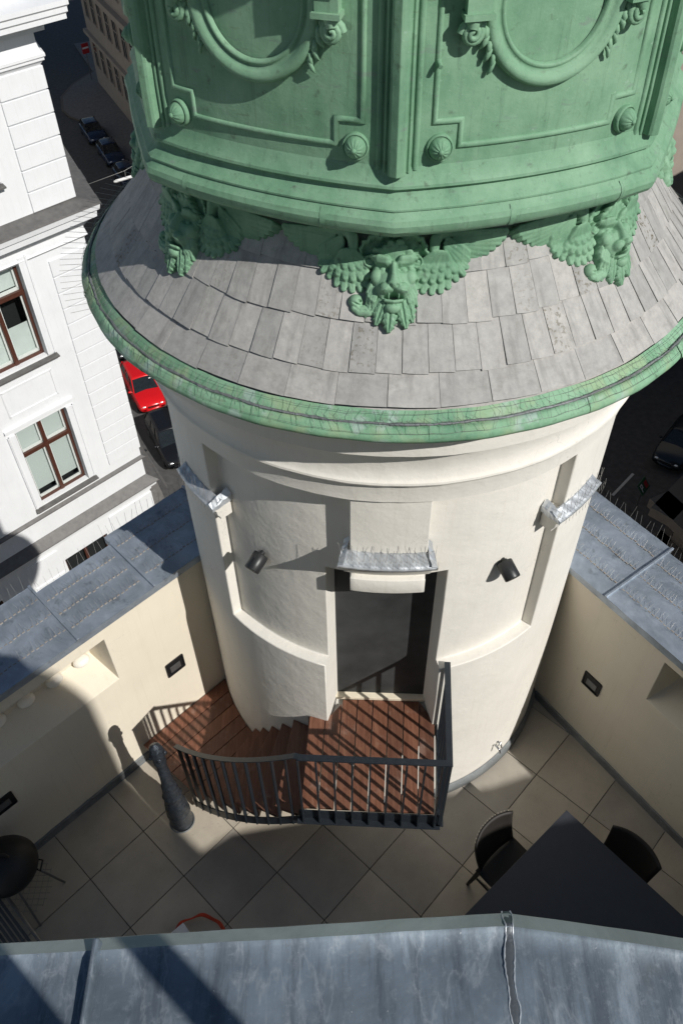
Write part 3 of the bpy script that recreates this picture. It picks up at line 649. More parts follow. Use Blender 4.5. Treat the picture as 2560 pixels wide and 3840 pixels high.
r.stroke([(-140, 232), (-96, 250), (-44, 262), (-14, 290)], [16, 30, 30, 20], 44, [160, 190, 206, 196], 5); r.stroke([(150, 240), (110, 248), (58, 258), (24, 290)], [16, 30, 32, 20], 44, [160, 190, 206, 196], 5)
r.dip(-66, 312, 42, 20, 62, 10); r.dip(76, 308, 42, 20, 62, -10); r.dip(-24, 300, 16, 22, 30); r.dip(34, 300, 16, 22, 30)
for x in (-66, 74): r.ell(x, 310, 22, 14, 18, 170, 0, .5, 2)
for x in (-66, 74): r.stroke([(x - 30, 326), (x, 332), (x + 30, 324)], [6, 9, 6], 12, [172, 180, 172], 2)
r.stroke([(4, 280), (8, 340), (12, 395)], [22, 26, 40], 52, [196, 208, 214], 5); r.ell(12, 402, 46, 28, 50, 218); r.dip(-14, 418, 12, 9, 34); r.dip(40, 418, 12, 9, 34)
r.ell(-104, 352, 46, 50, 52, 150); r.ell(116, 352, 46, 50, 52, 150)
r.ell(-38, 428, 52, 40, 62, 178, 12); r.ell(62, 428, 52, 40, 62, 178, -12)
for k in range(4):
    for sg in (-1, 1): r.stroke([(12 + sg * (34 + 6 * k), 404 + 13 * k), (12 + sg * (74 + 5 * k), 400 + 16 * k)], [4, 3], 7, [236, 214], 1)
r.dip(14, 486, 62, 26, 210); r.dip(14, 470, 40, 18, 60)
for x in (-22, 44): r.stroke([(x, 462), (x + 2, 486)], [8, 3], 20, [170, 150], 2)
r.stroke([(-44, 502), (12, 512), (66, 500)], [13, 16, 13], 26, [140, 158, 140], 3); r.ell(10, 542, 58, 42, 60, 100); r.dip(10, 524, 50, 8, 18)
r.mesh('face', lion)
def leafpart(fn, box):
    r = Relief(*box, 4.0); fn(r); return r.mesh('acanthus_leaf', lion)
leafpart(lambda r: r.leaf(-6, 535, -14, 702, 72, 96, 26, 40, 4), (-110, 90, 500, 715))
leafpart(lambda r: r.leaf(-55, 505, -104, 655, 66, 92, 22, 36, 4), (-210, 20, 480, 690))
leafpart(lambda r: r.leaf(66, 505, 106, 672, 66, 92, 22, 36, 4), (-10, 200, 480, 700))
leafpart(lambda r: r.leaf(-80, 460, -178, 606, 58, 96, 18, 34, 4), (-290, -30, 420, 640))
leafpart(lambda r: r.leaf(100, 465, 150, 632, 54, 96, 20, 34, 4), (30, 230, 420, 650))
for sg in (-1, 1):                              # side mane locks
    def fn(r, sg=sg):
        for x0, y0, x1, y1 in [(132, 380, 160, 452), (140, 400, 160, 492), (118, 420, 172, 520), (108, 430, 150, 546), (96, 440, 128, 560)]: r.stroke([(sg * x0, y0), (sg * (x0 + x1 + 14) / 2, (y0 + y1) / 2), (sg * x1, y1)], [14, 20, 9], 30, [120, 96, 44], 2, 6)
    r = Relief(*((60, 220) if sg > 0 else (-220, -60)), 360, 590, 4.0); fn(r); r.mesh('mane', lion)
r = Relief(-330, -90, 400, 620, 4.0)            # curled leaf end
r.stroke([(-80, 520), (-150, 560), (-215, 560), (-250, 540)], [30, 38, 36, 30], 30, [50, 44, 40, 44], 4, 8); r.stroke([(-110, 500), (-170, 560), (-205, 590)], [22, 24, 12], 26, [70, 40, 22], 2, 6); r.ell(-244, 500, 52, 48, 74, 24); r.dip(-214, 500, 12, 9, 60); r.dip(-236, 520, 30, 5, 30, 20)
r.mesh('curled_leaf', lion)
for fidx in (-1, 1, 2, -2):                      # the same mask on the next corners
    c = copy_tree(lion, tower); c.rotation_euler = (0, 0, R_(45 * fidx))
m = MB(); p = wp(PH0 + 5.3, 6.555); m.tube([p, wp(PH0 + 5.4, 6.55, .03), wp(PH0 + 5.5, 6.545, .045)], [.011, .011, .009], 8); m.build('overflow_stub', 'copper', tower)

# ================================================================ TERRACE
floor = MB().prism([(-6.5, -7.5), (7.5, -7.5), (7.5, -4.5), (2.0, 0.2), (0, .8), (-2.0, .2), (-6.5, -4.6)], -.35, -.012).build('terrace_floor', 'grout'); tag(floor, 'cream stone paving of the roof terrace between the parapets', kind='structure')
TG = Vector((-1.878, -2.355, 0)); psi = R_(46.14); E1 = Vector((math.cos(psi), math.sin(psi), 0)); E2 = Vector((math.sin(psi), -math.cos(psi), 0))
LW = Vector((-2.745, -1.543, 0)); LD = Vector((.708, .706, 0)); LN = Vector((-.706, .708, 0))      # left parapet: point, direction, outward normal
RW = Vector((1.666, -.597, 0)); RD = Vector((.562, -.827, 0)); RN = Vector((.827, .562, 0))
tm = MB().box((0, 0, -.011), (.593, .593, .022)).build('tile', 'stone_tile', floor, bevel=.0015); first = True
for a in range(-6, 11):
    for b_ in range(-5, 8):
        c = TG + E1 * (.6 * (a + .5)) + E2 * (.6 * (b_ + .5))
        if (c - LW).dot(LN) > .40 or (c - RW).dot(RN) > .40 or c.y < -5.3 or c.length < 1.15: continue
        o = tm if first else link_copy(tm, 'tile', floor); first = False
        o.location = c + Vector((0, 0, random.uniform(-.001, .001))); o.rotation_euler = (random.uniform(-.0015, .0015), random.uniform(-.0015, .0015), psi)

def parapet(name, P, D, Nn, t0, t1, H, thick, niche, label):
    """wall running along D from t0 to t1; niche = (ta, tb, za, zb) recess"""
    e = empty(name, P, math.atan2(D.y, D.x), label, 'wall')
    sg = 1 if Vector((-D.y, D.x, 0)).dot(Nn) > 0 else -1          # local +Y side is outward when sg = 1
    ts = sorted({t0, t1, *[q for n_ in niche for q in n_[:2]]}); zs = sorted({-.3, H, *[q for n_ in niche for q in n_[2:4]]}); m = MB()
    isn = lambda t, z: any(n_[0] < t < n_[1] and n_[2] < z < n_[3] for n_ in niche)
    for i in range(len(ts) - 1):
        for j in range(len(zs) - 1):
            a, b_, z0, z1 = ts[i], ts[i + 1], zs[j], zs[j + 1]
            if not isn((a + b_) / 2, (z0 + z1) / 2): m.add([(a, 0, z0), (b_, 0, z0), (b_, 0, z1), (a, 0, z1)], [(0, 1, 2, 3)])
    for a, b_, z0, z1 in niche:                  # splayed recess
        y = sg * .30; s = .06; zt = z0 + .16
        I = [(a + s, y, zt), (b_ - s, y, zt), (b_ - s, y, z1), (a + s, y, z1)]; O = [(a, 0, z0), (b_, 0, z0), (b_, 0, z1), (a, 0, z1)]
        for k in range(4): m.add([O[k], O[(k + 1) % 4], I[(k + 1) % 4], I[k]], [(0, 1, 2, 3)])
        m.add(I, [(0, 1, 2, 3)])
    y = sg * thick
    m.add([(t0, y, -.3), (t1, y, -.3), (t1, y, H), (t0, y, H)], [(0, 1, 2, 3)]); m.add([(t0, 0, H), (t1, 0, H), (t1, y, H), (t0, y, H)], [(0, 1, 2, 3)])
    for t in (t0, t1): m.add([(t, 0, -.3), (t, y, -.3), (t, y, H), (t, 0, H)], [(0, 1, 2, 3)])
    m.build('wall_face', 'stucco_wall', e, bevel=.006, fixn=True)
    return e, sg
lp, ls = parapet('parapet_wall', LW, LD, LN, -4.5, 1.9, 2.26, .52, [(-1.65, .53, 1.45, 2.05)], 'cream parapet wall behind the curved stair, topped with blue-grey zinc coping')
rp, rs = parapet('parapet_wall', RW, RD, RN, -1.0, 6.5, 2.12, .66, [(1.0, 2.6, 1.38, 1.96)], 'shaded cream parapet wall beside the table, topped with grey zinc coping')
def coping(e, sg, segs, wid, zi, zo, spikes=True):
    rng = random.Random(len(segs))
    for k, (a, b_, w) in enumerate(segs):
        m = MB(); y0, y1 = -sg * .025, sg * w
        def top(y): return zi + (zo - zi) * (y - y0) / (y1 - y0)
        nx_, ny_ = 8, 5; P = []
        for i in range(nx_ + 1):
            for j in range(ny_ + 1):
                y = y0 + (y1 - y0) * j / ny_; P.append((a + (b_ - a) * i / nx_, y, top(y) + rng.uniform(-.004, .004) + .004 * (k % 2)))
        m.add(P, [(i * (ny_ + 1) + j, (i + 1) * (ny_ + 1) + j, (i + 1) * (ny_ + 1) + j + 1, i * (ny_ + 1) + j + 1) for i in range(nx_) for j in range(ny_)], True)
        for y, z in ((y0, zi), (y1, zo)): m.add([(a, y, z + .004 * (k % 2)), (b_, y, z + .004 * (k % 2)), (b_, y, z - .07), (a, y, z - .07)], [(0, 1, 2, 3)])
        for x in (a, b_): m.add([(x, y0, zi - .07), (x, y1, zo - .07), (x, y1, zo + .003), (x, y0, zi + .003)], [(0, 1, 2, 3)])
        cp = m.build('coping_sheet', 'zinc', e, fixn=True)
        MB().box((b_, (y0 + y1) / 2, (zi + zo) / 2 + .012), (.022, abs(y1 - y0) + .01, .026), Matrix.Rotation(math.atan((zo - zi) / (y1 - y0)), 3, 'X')).build('standing_seam', 'zinc', cp, bevel=.004)
        if spikes:
            cl = MB(); sp = MB()
            for fr_ in (.22, .5, .78):
                x = a + .04
                while x < b_ - .03:
                    y = y0 + (y1 - y0) * fr_ + rng.uniform(-.006, .006); z = top(y)
                    cl.box((x, y, z + .004), (.026, .010, .006)); sp.tube([(x, y, z), (x + rng.uniform(-.03, .03), y - sg * .01, z + rng.uniform(.05, .08))], .0009, 4, False); sp.tube([(x + .012, y, z), (x + .012 + rng.uniform(-.02, .02), y + sg * .07, z + rng.uniform(.03, .05))], .0009, 4, False); x += .040
            x = a
            while x < b_: sp.tube([(x, y1, zo), (x + rng.uniform(-.02, .02), y1 + sg * rng.uniform(-.02, .03), zo + rng.uniform(.10, .16))], .0012, 4, False); x += .06
            tag(cl.build('spike_clips', 'rust_clip', cp), kind='stuff'); tag(sp.build('bird_spikes', 'spike_wire', cp), kind='stuff')
coping(lp, ls, [(-4.5, -2.4, .58), (-2.4, -1.15, .66), (-1.15, -.38, .585), (-.38, .33, .685), (.33, 1.08, .595), (1.08, 1.95, .70)], .6, 2.275, 2.33)
coping(rp, rs, [(-1.05, .33, .80), (.33, .74 + .55, .745), (1.29, 2.1, .79), (2.1, 3.0, .75), (3.0, 6.5, .78)], .75, 2.135, 2.20)
for e, s_, t0, t1 in ((lp, ls, -4.5, 1.3), (rp, rs, -.05, 6.4)):
    m = MB(); P = []
    for i in range(60):
        t = t0 + (t1 - t0) * i / 59; j = random.uniform(-.004, .004); P += [(t, -s_ * .002, .105 + j), (t, -s_ * (.018), .10 + j), (t, -s_ * .022, .0), (t, -s_ * .035, -.002)]
    m.add(P, [(i * 4 + k, (i + 1) * 4 + k, (i + 1) * 4 + k + 1, i * 4 + k + 1) for i in range(59) for k in range(3)]); m.build('skirting_strip', 'lead_strip', e, fixn=True)
def recessed_light(e, sg, t, z, w_=.19, h_=.185):
    m = MB()
    for x, zz, a, b_ in ((t, z + h_ / 2, w_, .014), (t, z - h_ / 2, w_, .014), (t - w_ / 2, z, .014, h_), (t + w_ / 2, z, .014, h_)): m.box((x, -sg * .006, zz), (a, .016, b_))
    f = m.build('wall_light', 'black_metal', e)
    MB().box((t, -sg * .001, z), (w_, .004, h_)).build('recess', 'black_metal', f); MB().box((t, -sg * .004, z - .02), (w_ * .6, .008, h_ * .45)).build('lens', 'steel_tube', f)
tl = lambda p, W_, D_: (Vector(p) - W_).dot(D_)
recessed_light(lp, ls, tl((-1.99, -.79, 0), LW, LD), 1.06); recessed_light(lp, ls, tl((-3.29, -2.085, 0), LW, LD), .985); recessed_light(rp, rs, tl((1.942, -1.0, 0), RW, RD), .962)
for k in range(4):                              # pale globes on the niche sill
    g = MB().sphere((0, 0, 0), (.078, .062, .05), 20).build('pale_globe', 'globe_cream'); g.location = LW + LD * (.36 - .27 * k) + LN * .25 + Vector((0, 0, 1.655)); g.rotation_euler = (0, 0, math.atan2(LD.y, LD.x))
    tag(g, ['pale globe standing on the niche sill, nearest the tower', 'pale globe on the niche sill, second from the tower', 'pale globe on the niche sill, third from the tower', 'pale globe on the niche sill, farthest from the tower'][k], 'globe', 'pale globes in the parapet niche')

# ---------------------------------------------------------------- wooden deck, winding stair and railing
deck = empty('deck_stair', (0, -2.0, 0), 0, 'red-brown wooden deck and winding stair with dark steel railing at the tower door', 'staircase')
DO = Vector((0, 2.0, 0))                         # parts are written in world coordinates, shifted into the empty
def dbuild(m, name, mat, parent=deck, **k):
    if parent is deck: m.v = [(x, y + 2.0, z) for x, y, z in m.v]
    else: m.v = [(x, y + 2.0, z) for x, y, z in m.v]
    return m.build(name, mat, parent, **k)
FL, FR = Vector((-.745, -2.345, 0)), Vector((.300, -2.412, 0)); BL, BR = Vector((-.672, -1.40, 0)), Vector((.395, -1.40, 0))
nb = 8; y_in = [-1.545, -1.40, -1.36, -1.36, -1.36, -1.36, -1.36, -1.40, -1.62]
for k in range(nb):
    a0, a1 = k / nb + .004, (k + 1) / nb - .004
    f0, f1 = FL.lerp(FR, a0), FL.lerp(FR, a1); b0, b1 = BL.lerp(BR, a0), BL.lerp(BR, a1)
    if k == 0: b0 = FL.lerp(BL, .86); b0 = FL.lerp(FR, a0).lerp(b0, .98); b1 = FL.lerp(FR, a1).lerp(BL.lerp(BR, a1), .80)
    if k == 1: b0 = f0.lerp(b0, .80); b1 = f1.lerp(b1, .96)
    if k == 7: b1 = f1.lerp(b1, .77); b0 = f0.lerp(b0, .96)
    m = MB().prism([(p.x, p.y) for p in (f0, f1, b1, b0)], DZ - .028, DZ + random.uniform(-.0015, .0015)); dbuild(m, 'board', 'deck_wood', bevel=.002)
# landing boards
LZ = .27
poly_clip = [cyl(-46, 1.70, 0), cyl(-41.8, 2.46, 0), Vector((-1.80, -1.72, 0)), Vector((-2.38, -1.19, 0)), Vector((-1.55, -.36, 0)), cyl(-80, 1.66, 0)]
cl0 = LW + LN * 0
wdt = .145
for k in range(9):
    d0 = .012 + k * wdt; d1 = d0 + wdt - .007
    def seg(d):                                  # board line parallel to the wall, offset d, clipped by tower and front edge
        p = LW - LN * d; t_lo, t_hi = None, None
        for i in range(600):
            t = -.3 + i * .004; q = p + LD * t
            fr_edge = (q - Vector((-2.38, -1.19, 0))).dot(Vector((.675, .738, 0))) > 0
            st_edge = math.degrees(math.atan2(q.x, -q.y)) < -47.4 + (2.48 - q.length) / .8 * 0 - 0 + (q.length - 1.685) / .795 * 4.4
            if fr_edge and q.length > 1.69 and st_edge:
                if t_lo is None: t_lo = t
                t_hi = t
            elif t_lo is not None: break
        return (p + LD * t_lo, p + LD * t_hi) if t_lo is not None else None
    s0, s1 = seg(d0), seg(d1)
    if not s0 or not s1 or (s0[1] - s0[0]).length < .05 or (s1[1] - s1[0]).length < .03: continue
    m = MB().prism([(p.x, p.y) for p in (s0[0], s0[1], s1[1], s1[0])], LZ - .028, LZ + random.uniform(-.001, .001)); dbuild(m, 'landing_board', 'deck_wood', bevel=.002)
ro_ = lambda i: (cyl(-24.3 - 4.62 * i, 1.692, 0), cyl(-17.6 - 5.08 * i, 2.45, 0))
for i in range(1, 6):
    z = DZ - (DZ - LZ) / 6 * i; i0, o0 = ro_(i - 1); i1, o1 = ro_(i); ext = .03
    i0e, o0e = i0 - (i1 - i0).normalized() * 0, o0; nose = (i1 - i0).normalized() * .02
    m = MB().prism([(p.x, p.y) for p in (i0, o0, o1 + (o1 - o0).normalized() * .02, i1 + nose)], z - .04, z); dbuild(m, 'tread', 'deck_wood', bevel=.003)
for i in range(0, 6):
    z = DZ - (DZ - LZ) / 6 * i; zl = z - (DZ - LZ) / 6; a, b_ = ro_(i); off = (ro_(1)[1] - ro_(0)[1]).normalized() * .004
    n_ = Vector((-(b_ - a).y, (b_ - a).x, 0)).normalized() * .016
    m = MB().prism([(p.x, p.y) for p in (a, b_, b_ + n_, a + n_)], zl + .002, z - .03 if i == 0 else z - .041); dbuild(m, 'riser', 'deck_wood')
# steel: fascia, stringer, rails, balusters
def flat_bar(path, w_, h_):                      # vertical-section bar following a path
    m = MB(); V = []; n_ = len(path)
    for i, p in enumerate(path):
        t = (path[min(i + 1, n_ - 1)] - path[max(i - 1, 0)]); t.z = 0; t.normalize(); s = Vector((-t.y, t.x, 0)) * (w_ / 2); u = Vector((0, 0, h_ / 2))
        V += [p + s + u, p - s + u, p - s - u, p + s - u]
    m.add(V, [(i * 4 + k, i * 4 + (k + 1) % 4, (i + 1) * 4 + (k + 1) % 4, (i + 1) * 4 + k) for i in range(n_ - 1) for k in range(4)] + [(3, 2, 1, 0), tuple(4 * (n_ - 1) + k for k in range(4))]); return m
FLo, FRo = Vector((-.76, -2.372, 0)), Vector((.335, -2.44, 0)); TRr = Vector((.405, -1.62, 0)); RZ = 2.31
fas = MB()
for a, b_ in ((FLo, FRo), (FRo, TRr)):
    d = (b_ - a).normalized(); nn = Vector((d.y, -d.x, 0)); M3 = Matrix((d, -nn, Vector((0, 0, 1)))).transposed(); c = (a + b_) / 2; L = (b_ - a).length
    fas.box(c + Vector((0, 0, DZ - .085)) - nn * .012, (L, .010, .135), M3); fas.box(c + Vector((0, 0, DZ - .155)) + nn * .012, (L + .03, .058, .010), M3)
dbuild(fas, 'fascia_channel', 'dark_steel', fixn=True)
stair_c = lambda u: cyl(-17.6 - 30.0 * u, 2.475 + .03 * u, 0)
nst = 28
rail_path = [stair_c(1 - i / nst) + Vector((0, 0, 1.20 + (RZ - 1.20) * (1 - (1 - i / nst)) )) for i in range(nst + 1)]
dbuild(flat_bar(rail_path + [FLo.lerp(FRo, .06) + Vector((0, 0, RZ))], .042, .012), 'top_rail', 'dark_steel', fixn=True)
dbuild(flat_bar([FLo.lerp(FRo, .03) + Vector((0, 0, RZ + .001)), FRo + Vector((.02, 0, RZ + .001))], .046, .014), 'top_rail', 'dark_steel', fixn=True)
dbuild(flat_bar([FRo + Vector((.003, -.02, RZ - .001)), TRr + Vector((.003, .01, RZ - .001))], .046, .013), 'top_rail', 'dark_steel', fixn=True)
str_path = [stair_c(1 - i / nst) + Vector((0, 0, .07 + (DZ - .19 - .07) * (i / nst))) for i in range(nst + 1)]
dbuild(flat_bar(str_path, .010, .13), 'stringer', 'dark_steel', fixn=True)
def baluster(p, z0, z1, d):
    d = d.normalized(); M3 = Matrix((d, Vector((-d.y, d.x, 0)), Vector((0, 0, 1)))).transposed()
    dbuild(MB().box(p + Vector((0, 0, (z0 + z1) / 2)), (.012, .030, z1 - z0), M3), 'baluster', 'dark_steel')
dF = (FRo - FLo).normalized(); oF = Vector((dF.y, -dF.x, 0))
for k in range(9):
    p = FLo + dF * (.035 + k * .1285) + oF * .018; baluster(p, DZ - .165, RZ - .006, dF)
dR = (TRr - FRo).normalized(); oR = Vector((dR.y, -dR.x, 0))
for k in range(7): baluster(FRo + dR * (.0 + k * .128) + oR * .012, DZ - .165, RZ - .008, dR)
for k in range(11):
    u = (k + .6) / 11; p = stair_c(u); t = (stair_c(u + .01) - p).normalized(); zr = 1.20 + (RZ - 1.20) * (1 - u); zs_ = .07 + (DZ - .26) * (1 - u) - .06
    baluster(p, max(.0, zs_), zr - .006, t)

# ornate cast newel column
nw = empty('newel_column', (-1.955, -1.845, 0), 0, 'ornate dark cast-iron column at the foot of the curved stair railing', 'column')
prof = [(.0, 0), (.122, 0), (.126, .02), (.124, .10), (.127, .22), (.130, .25), (.124, .28), (.122, .34), (.116, .38), (.118, .40), (.108, .43), (.098, .49), (.092, .55), (.098, .575), (.100, .60), (.090, .63), (.082, .70), (.076, .76), (.080, .785), (.070, .81), (.062, .90), (.058, 1.00), (.060, 1.03), (.054, 1.06), (.052, 1.18), (.062, 1.21), (.064, 1.25), (.056, 1.28), (.066, 1.33), (.072, 1.38), (.064, 1.44), (.044, 1.49), (.0, 1.52)]
m = MB(); n_ = 40; P = []; rg = random.Random(5)
dense_p = []
for (r0, z0), (r1, z1) in zip(prof, prof[1:]):
    k = max(1, int((z1 - z0) / .012)); dense_p += [(r0 + (r1 - r0) * i / k, z0 + (z1 - z0) * i / k) for i in range(k)]
dense_p.append(prof[-1])
for r0, z0 in dense_p:
    r0 *= .86
    for k in range(n_):
        a = 2 * math.pi * k / n_; orn = 0
        if .42 < z0 < .62 or 1.27 < z0 < 1.48: orn = .006 * abs(math.sin(a * 4)) * abs(math.sin(z0 * 60))
        elif .62 <= z0 < .84: orn = .003 * abs(math.sin(a * 7)) * abs(math.sin(z0 * 80))
        rr = max(0, r0 + orn + rg.uniform(-.0012, .0012) * (r0 > .01)); P.append((rr * math.cos(a), rr * math.sin(a), z0))
m.add(P, [(i * n_ + k, i * n_ + (k + 1) % n_, (i + 1) * n_ + (k + 1) % n_, (i + 1) * n_ + k) for i in range(len(dense_p) - 1) for k in range(n_)], True); m.build('shaft', 'cast_iron', nw)
m = MB().lathe([(.108, .005), (.118, .0), (.122, .004), (.114, .012)], n=32); m.build('base_ring', 'lead_strip', nw)
for k in range(4):
    a = k * math.pi / 2 + .4; MB().sphere((.058 * math.cos(a), .058 * math.sin(a), 1.335), (.022, .022, .030), 10).build('head_ornament', 'cast_iron', nw)

# ---------------------------------------------------------------- table, chairs, grill, small things
TC = Vector((1.516, -2.119, 0)); ta = Vector((-.948, -.811, 0)).normalized(); tb = Vector((-ta.y, ta.x, 0))
tb = tb if tb.y < 0 else -tb
tab = empty('patio_table', TC + ta * .8 + tb * .8, math.atan2(ta.y, ta.x), 'large dark grey square patio table beside the parapet', 'table')
MB().box((0, 0, .735), (1.6, 1.6, .030)).build('table_top', 'table_top', tab, bevel=.004)
for x in (-.72, .72):
    for y in (-.72, .72): MB().box((x, y, .36), (.06, .06, .72)).build('leg', 'dark_steel', tab, bevel=.004)
m = MB()
for a in (-.72, .72): m.box((a, 0, .69), (.03, 1.38, .05)); m.box((0, a, .69), (1.38, .03, .05))
m.build('apron', 'dark_steel', tab)
def make_chair(loc, rz, label):
    e = empty('terrace_chair', loc, rz, label, 'chair', 'dark chairs at the patio table')
    W_, D_ = .46, .44
    def gp(u, v, curve=.05):                     # seat grid
        return Vector((u * W_ / 2, v * D_ / 2, .445 - .012 * (1 - u * u) - .01 * (1 - v * v)))
    P = [gp(-1 + i / 5, -1 + j / 5) for i in range(11) for j in range(11)]; F = [(i * 11 + j, (i + 1) * 11 + j, (i + 1) * 11 + j + 1, i * 11 + j + 1) for i in range(10) for j in range(10)]
    s = MB().add(P, F, True).build('seat', 'black_plastic', e); md = s.modifiers.new('thick', 'SOLIDIFY'); md.thickness = .02
    n1, n2 = 14, 9; P = []
    for j in range(n2 + 1):
        t = j / n2
        for i in range(n1 + 1):
            u = -1 + 2 * i / n1; P.append((u * (.215 + .025 * t), -.225 - .13 * t - .015 * math.sin(t * 3) + .075 * (abs(u) ** 2.2) * (.35 + .65 * t), .455 + .375 * t + .02 * (1 - u * u) * t))
    b = MB().add(P, [(j * (n1 + 1) + i, j * (n1 + 1) + i + 1, (j + 1) * (n1 + 1) + i + 1, (j + 1) * (n1 + 1) + i) for j in range(n2) for i in range(n1)], True).build('backrest', 'black_plastic', e); md = b.modifiers.new('thick', 'SOLIDIFY'); md.thickness = .018
    m = MB()
    for k in range(15):                          # pale studs coloured as light coming through the rim's perforations
        u = -.86 + 1.72 * k / 14; m.box((u * .24, -.362 + .075 * (abs(u) ** 2.2), .836 + .02 * (1 - u * u)), (.007, .006, .011))
    if 'tower' in label: tag(m.build('slot_light_studs', 'stone_tile', b), kind='stuff')
    for x, y, sp in ((-.2, -.19, -1), (.2, -.19, -1), (-.2, .2, 1), (.2, .2, 1)):
        MB().tube([(x, y, .45), (x * 1.06, y + sp * .03, .25), (x * 1.12, y + sp * .07, .0)], [.024, .02, .015], 8).build('leg', 'black_plastic', e)
    m = MB(); m.tube([(-.21, -.2, .24), (-.21, .22, .24)], .010, 6); m.tube([(.21, -.2, .24), (.21, .22, .24)], .010, 6); m.build('stretcher', 'black_plastic', e)
    return e
# facing directions: towards the table
f1 = tb; c1 = (Vector((.63, -2.43, 0)) + Vector((1.01, -2.11, 0))) / 2 + f1 * .33
make_chair((c1.x, c1.y, 0), math.atan2(f1.y, f1.x) - math.pi / 2, 'dark moulded chair at the table edge facing away from the tower door')
f2 = ta; c2 = (Vector((1.89, -2.27, 0)) + Vector((2.21, -2.61, 0))) / 2 + f2 * .33
make_chair((c2.x, c2.y, 0), math.atan2(f2.y, f2.x) - math.pi / 2, 'dark moulded chair between the table and the shaded parapet wall')

gr = empty('kettle_grill', (-3.235, -2.50, 0), 0, 'black kettle barbecue on thin legs by the shaded parapet wall', 'barbecue')
MB().lathe([(.0, .48), (.10, .49), (.19, .55), (.245, .66), (.25, .70)], n=40).build('bowl', 'black_metal', gr)
MB().lathe([(.258, .695), (.258, .712), (.25, .74), (.21, .83), (.12, .895), (.0, .915)], n=40).build('lid', 'black_metal', gr)
MB().tube([(-.07, 0, .90), (-.06, 0, .95), (.06, 0, .95), (.07, 0, .90)], .012, 8).build('lid_handle', 'black_plastic', gr)
for a in (20, 100, 200, 300): 
    c_, s_ = math.cos(R_(a)), math.sin(R_(a)); MB().tube([(c_ * .16, s_ * .16, .55), (c_ * .30, s_ * .30, .01)], .011, 8).build('leg', 'steel_tube', gr)
m = MB()
for k in range(9):
    d = -.2 + k * .05; L = math.sqrt(max(0, .27 ** 2 - d * d)) * .9
    m.tube([(-L, d, .2), (L, d, .2)], .0022, 4); m.tube([(d, -L, .2), (d, L, .2)], .0022, 4)
m.build('wire_shelf', 'wire', gr)
MB().tube([(.25, -.02, .68), (.285, -.04, .69), (.285, .05, .69), (.25, .06, .68)], .008, 8).build('side_handle', 'black_plastic', gr)
bn = empty('slatted_bench', (-3.33, -2.93, 0), R_(-44), 'dark slatted bench in the shade below the barbecue', 'bench')
for k in range(12): MB().box((0, -.22 + k * .036, .40), (1.0, .024, .018)).build('slat', 'weathered_slat', bn, bevel=.002)
for x in (-.42, .42):
    for y in (-.18, .18): MB().box((x, y, .195), (.04, .04, .39)).build('leg', 'dark_steel', bn)
MB().tube([(-.5, .235, .43), (.5, .235, .43)], .016, 8).build('rim_tube', 'steel_tube', bn)
m = MB(); sp = [(-1.90, -2.93), (-1.885, -2.83), (-1.80, -2.745), (-1.66, -2.712), (-1.53, -2.765), (-1.46, -2.85), (-1.47, -2.95), (-1.56, -3.02), (-1.75, -3.03), (-1.86, -2.99)]
n_ = len(sp); V = []
def cr(i, t):
    p = [Vector((*sp[(i + k) % n_], 0)) for k in (-1, 0, 1, 2)]; return .5 * ((2 * p[1]) + (p[2] - p[0]) * t + (2 * p[0] - 5 * p[1] + 4 * p[2] - p[3]) * t * t + (3 * p[1] - p[0] - 3 * p[2] + p[3]) * t ** 3)
pts = [cr(i, k / 6) for i in range(n_) for k in range(6)]; L = len(pts)
for i, p in enumerate(pts):
    t = (pts[(i + 1) % L] - pts[i - 1]).normalized(); s = Vector((-t.y, t.x, 0)); tw = .9 * math.sin(i * .35)
    h = .05 + .02 * math.sin(i * .8); V += [p + s * .016 * math.cos(tw) + Vector((0, 0, h + .016 * math.sin(tw))), p - s * .016 * math.cos(tw) + Vector((0, 0, h - .016 * math.sin(tw)))]
m.add(V, [(2 * i, 2 * i + 1, (2 * i + 3) % (2 * L), (2 * i + 2) % (2 * L)) for i in range(L)], True)
so_ = m.build('webbing_strap', 'strap_red'); tag(so_, 'orange-red webbing strap loop lying on the terrace tiles', 'strap'); md = so_.modifiers.new('thick', 'SOLIDIFY'); md.thickness = .003
bx_ = empty('white_box', (-1.84, -2.89, 0), .7, 'small white box beside the orange-red strap', 'box'); MB().box((0, 0, .045), (.17, .13, .09)).build('body', 'paint_white', bx_, bevel=.004); MB().box((0, 0, .097), (.174, .134, .014)).build('lid', 'paint_white', bx_, bevel=.003)

# ================================================================ STREET LEVEL
GZ = -23.0
ground = MB().add([(-400, -400, GZ), (400, -400, GZ), (400, 400, GZ), (-400, 400, GZ)], [(0, 1, 2, 3)]).build('road', 'asphalt'); tag(ground, kind='structure')
DA = Vector((.435, -.90, 0)).normalized(); NA = Vector((-DA.y, DA.x, 0)); DB = Vector((.708, .706, 0)); NB = Vector((.706, -.708, 0))   # two street directions
FP = Vector((-8.51, 14.31, 0)); WC = FP + DB * 1.82                 # white facade origin and corner
def lineset(name, poly, z0=GZ, z1=GZ + .13, mat='pavement_stone'): return tag(MB().prism([(p[0], p[1]) for p in poly], z0 - .2, z1).build(name, mat, bevel=.02), kind='structure')
def quad(p, d1, l1, d2, l2): return [p, p + d1 * l1, p + d1 * l1 + d2 * l2, p + d2 * l2]
lineset('pavement', quad(WC + NA * 1.9 - DA * 90, DA, 92.0, -NA, 8)); lineset('pavement', quad(WC + NA * 1.95 + DA * 1.9, -DB, 60, -DA, 6), z1=GZ + .126)
BG = Vector((-19.86, 75.4, 0)); BGc = Vector((2.2, 29.7, 0))
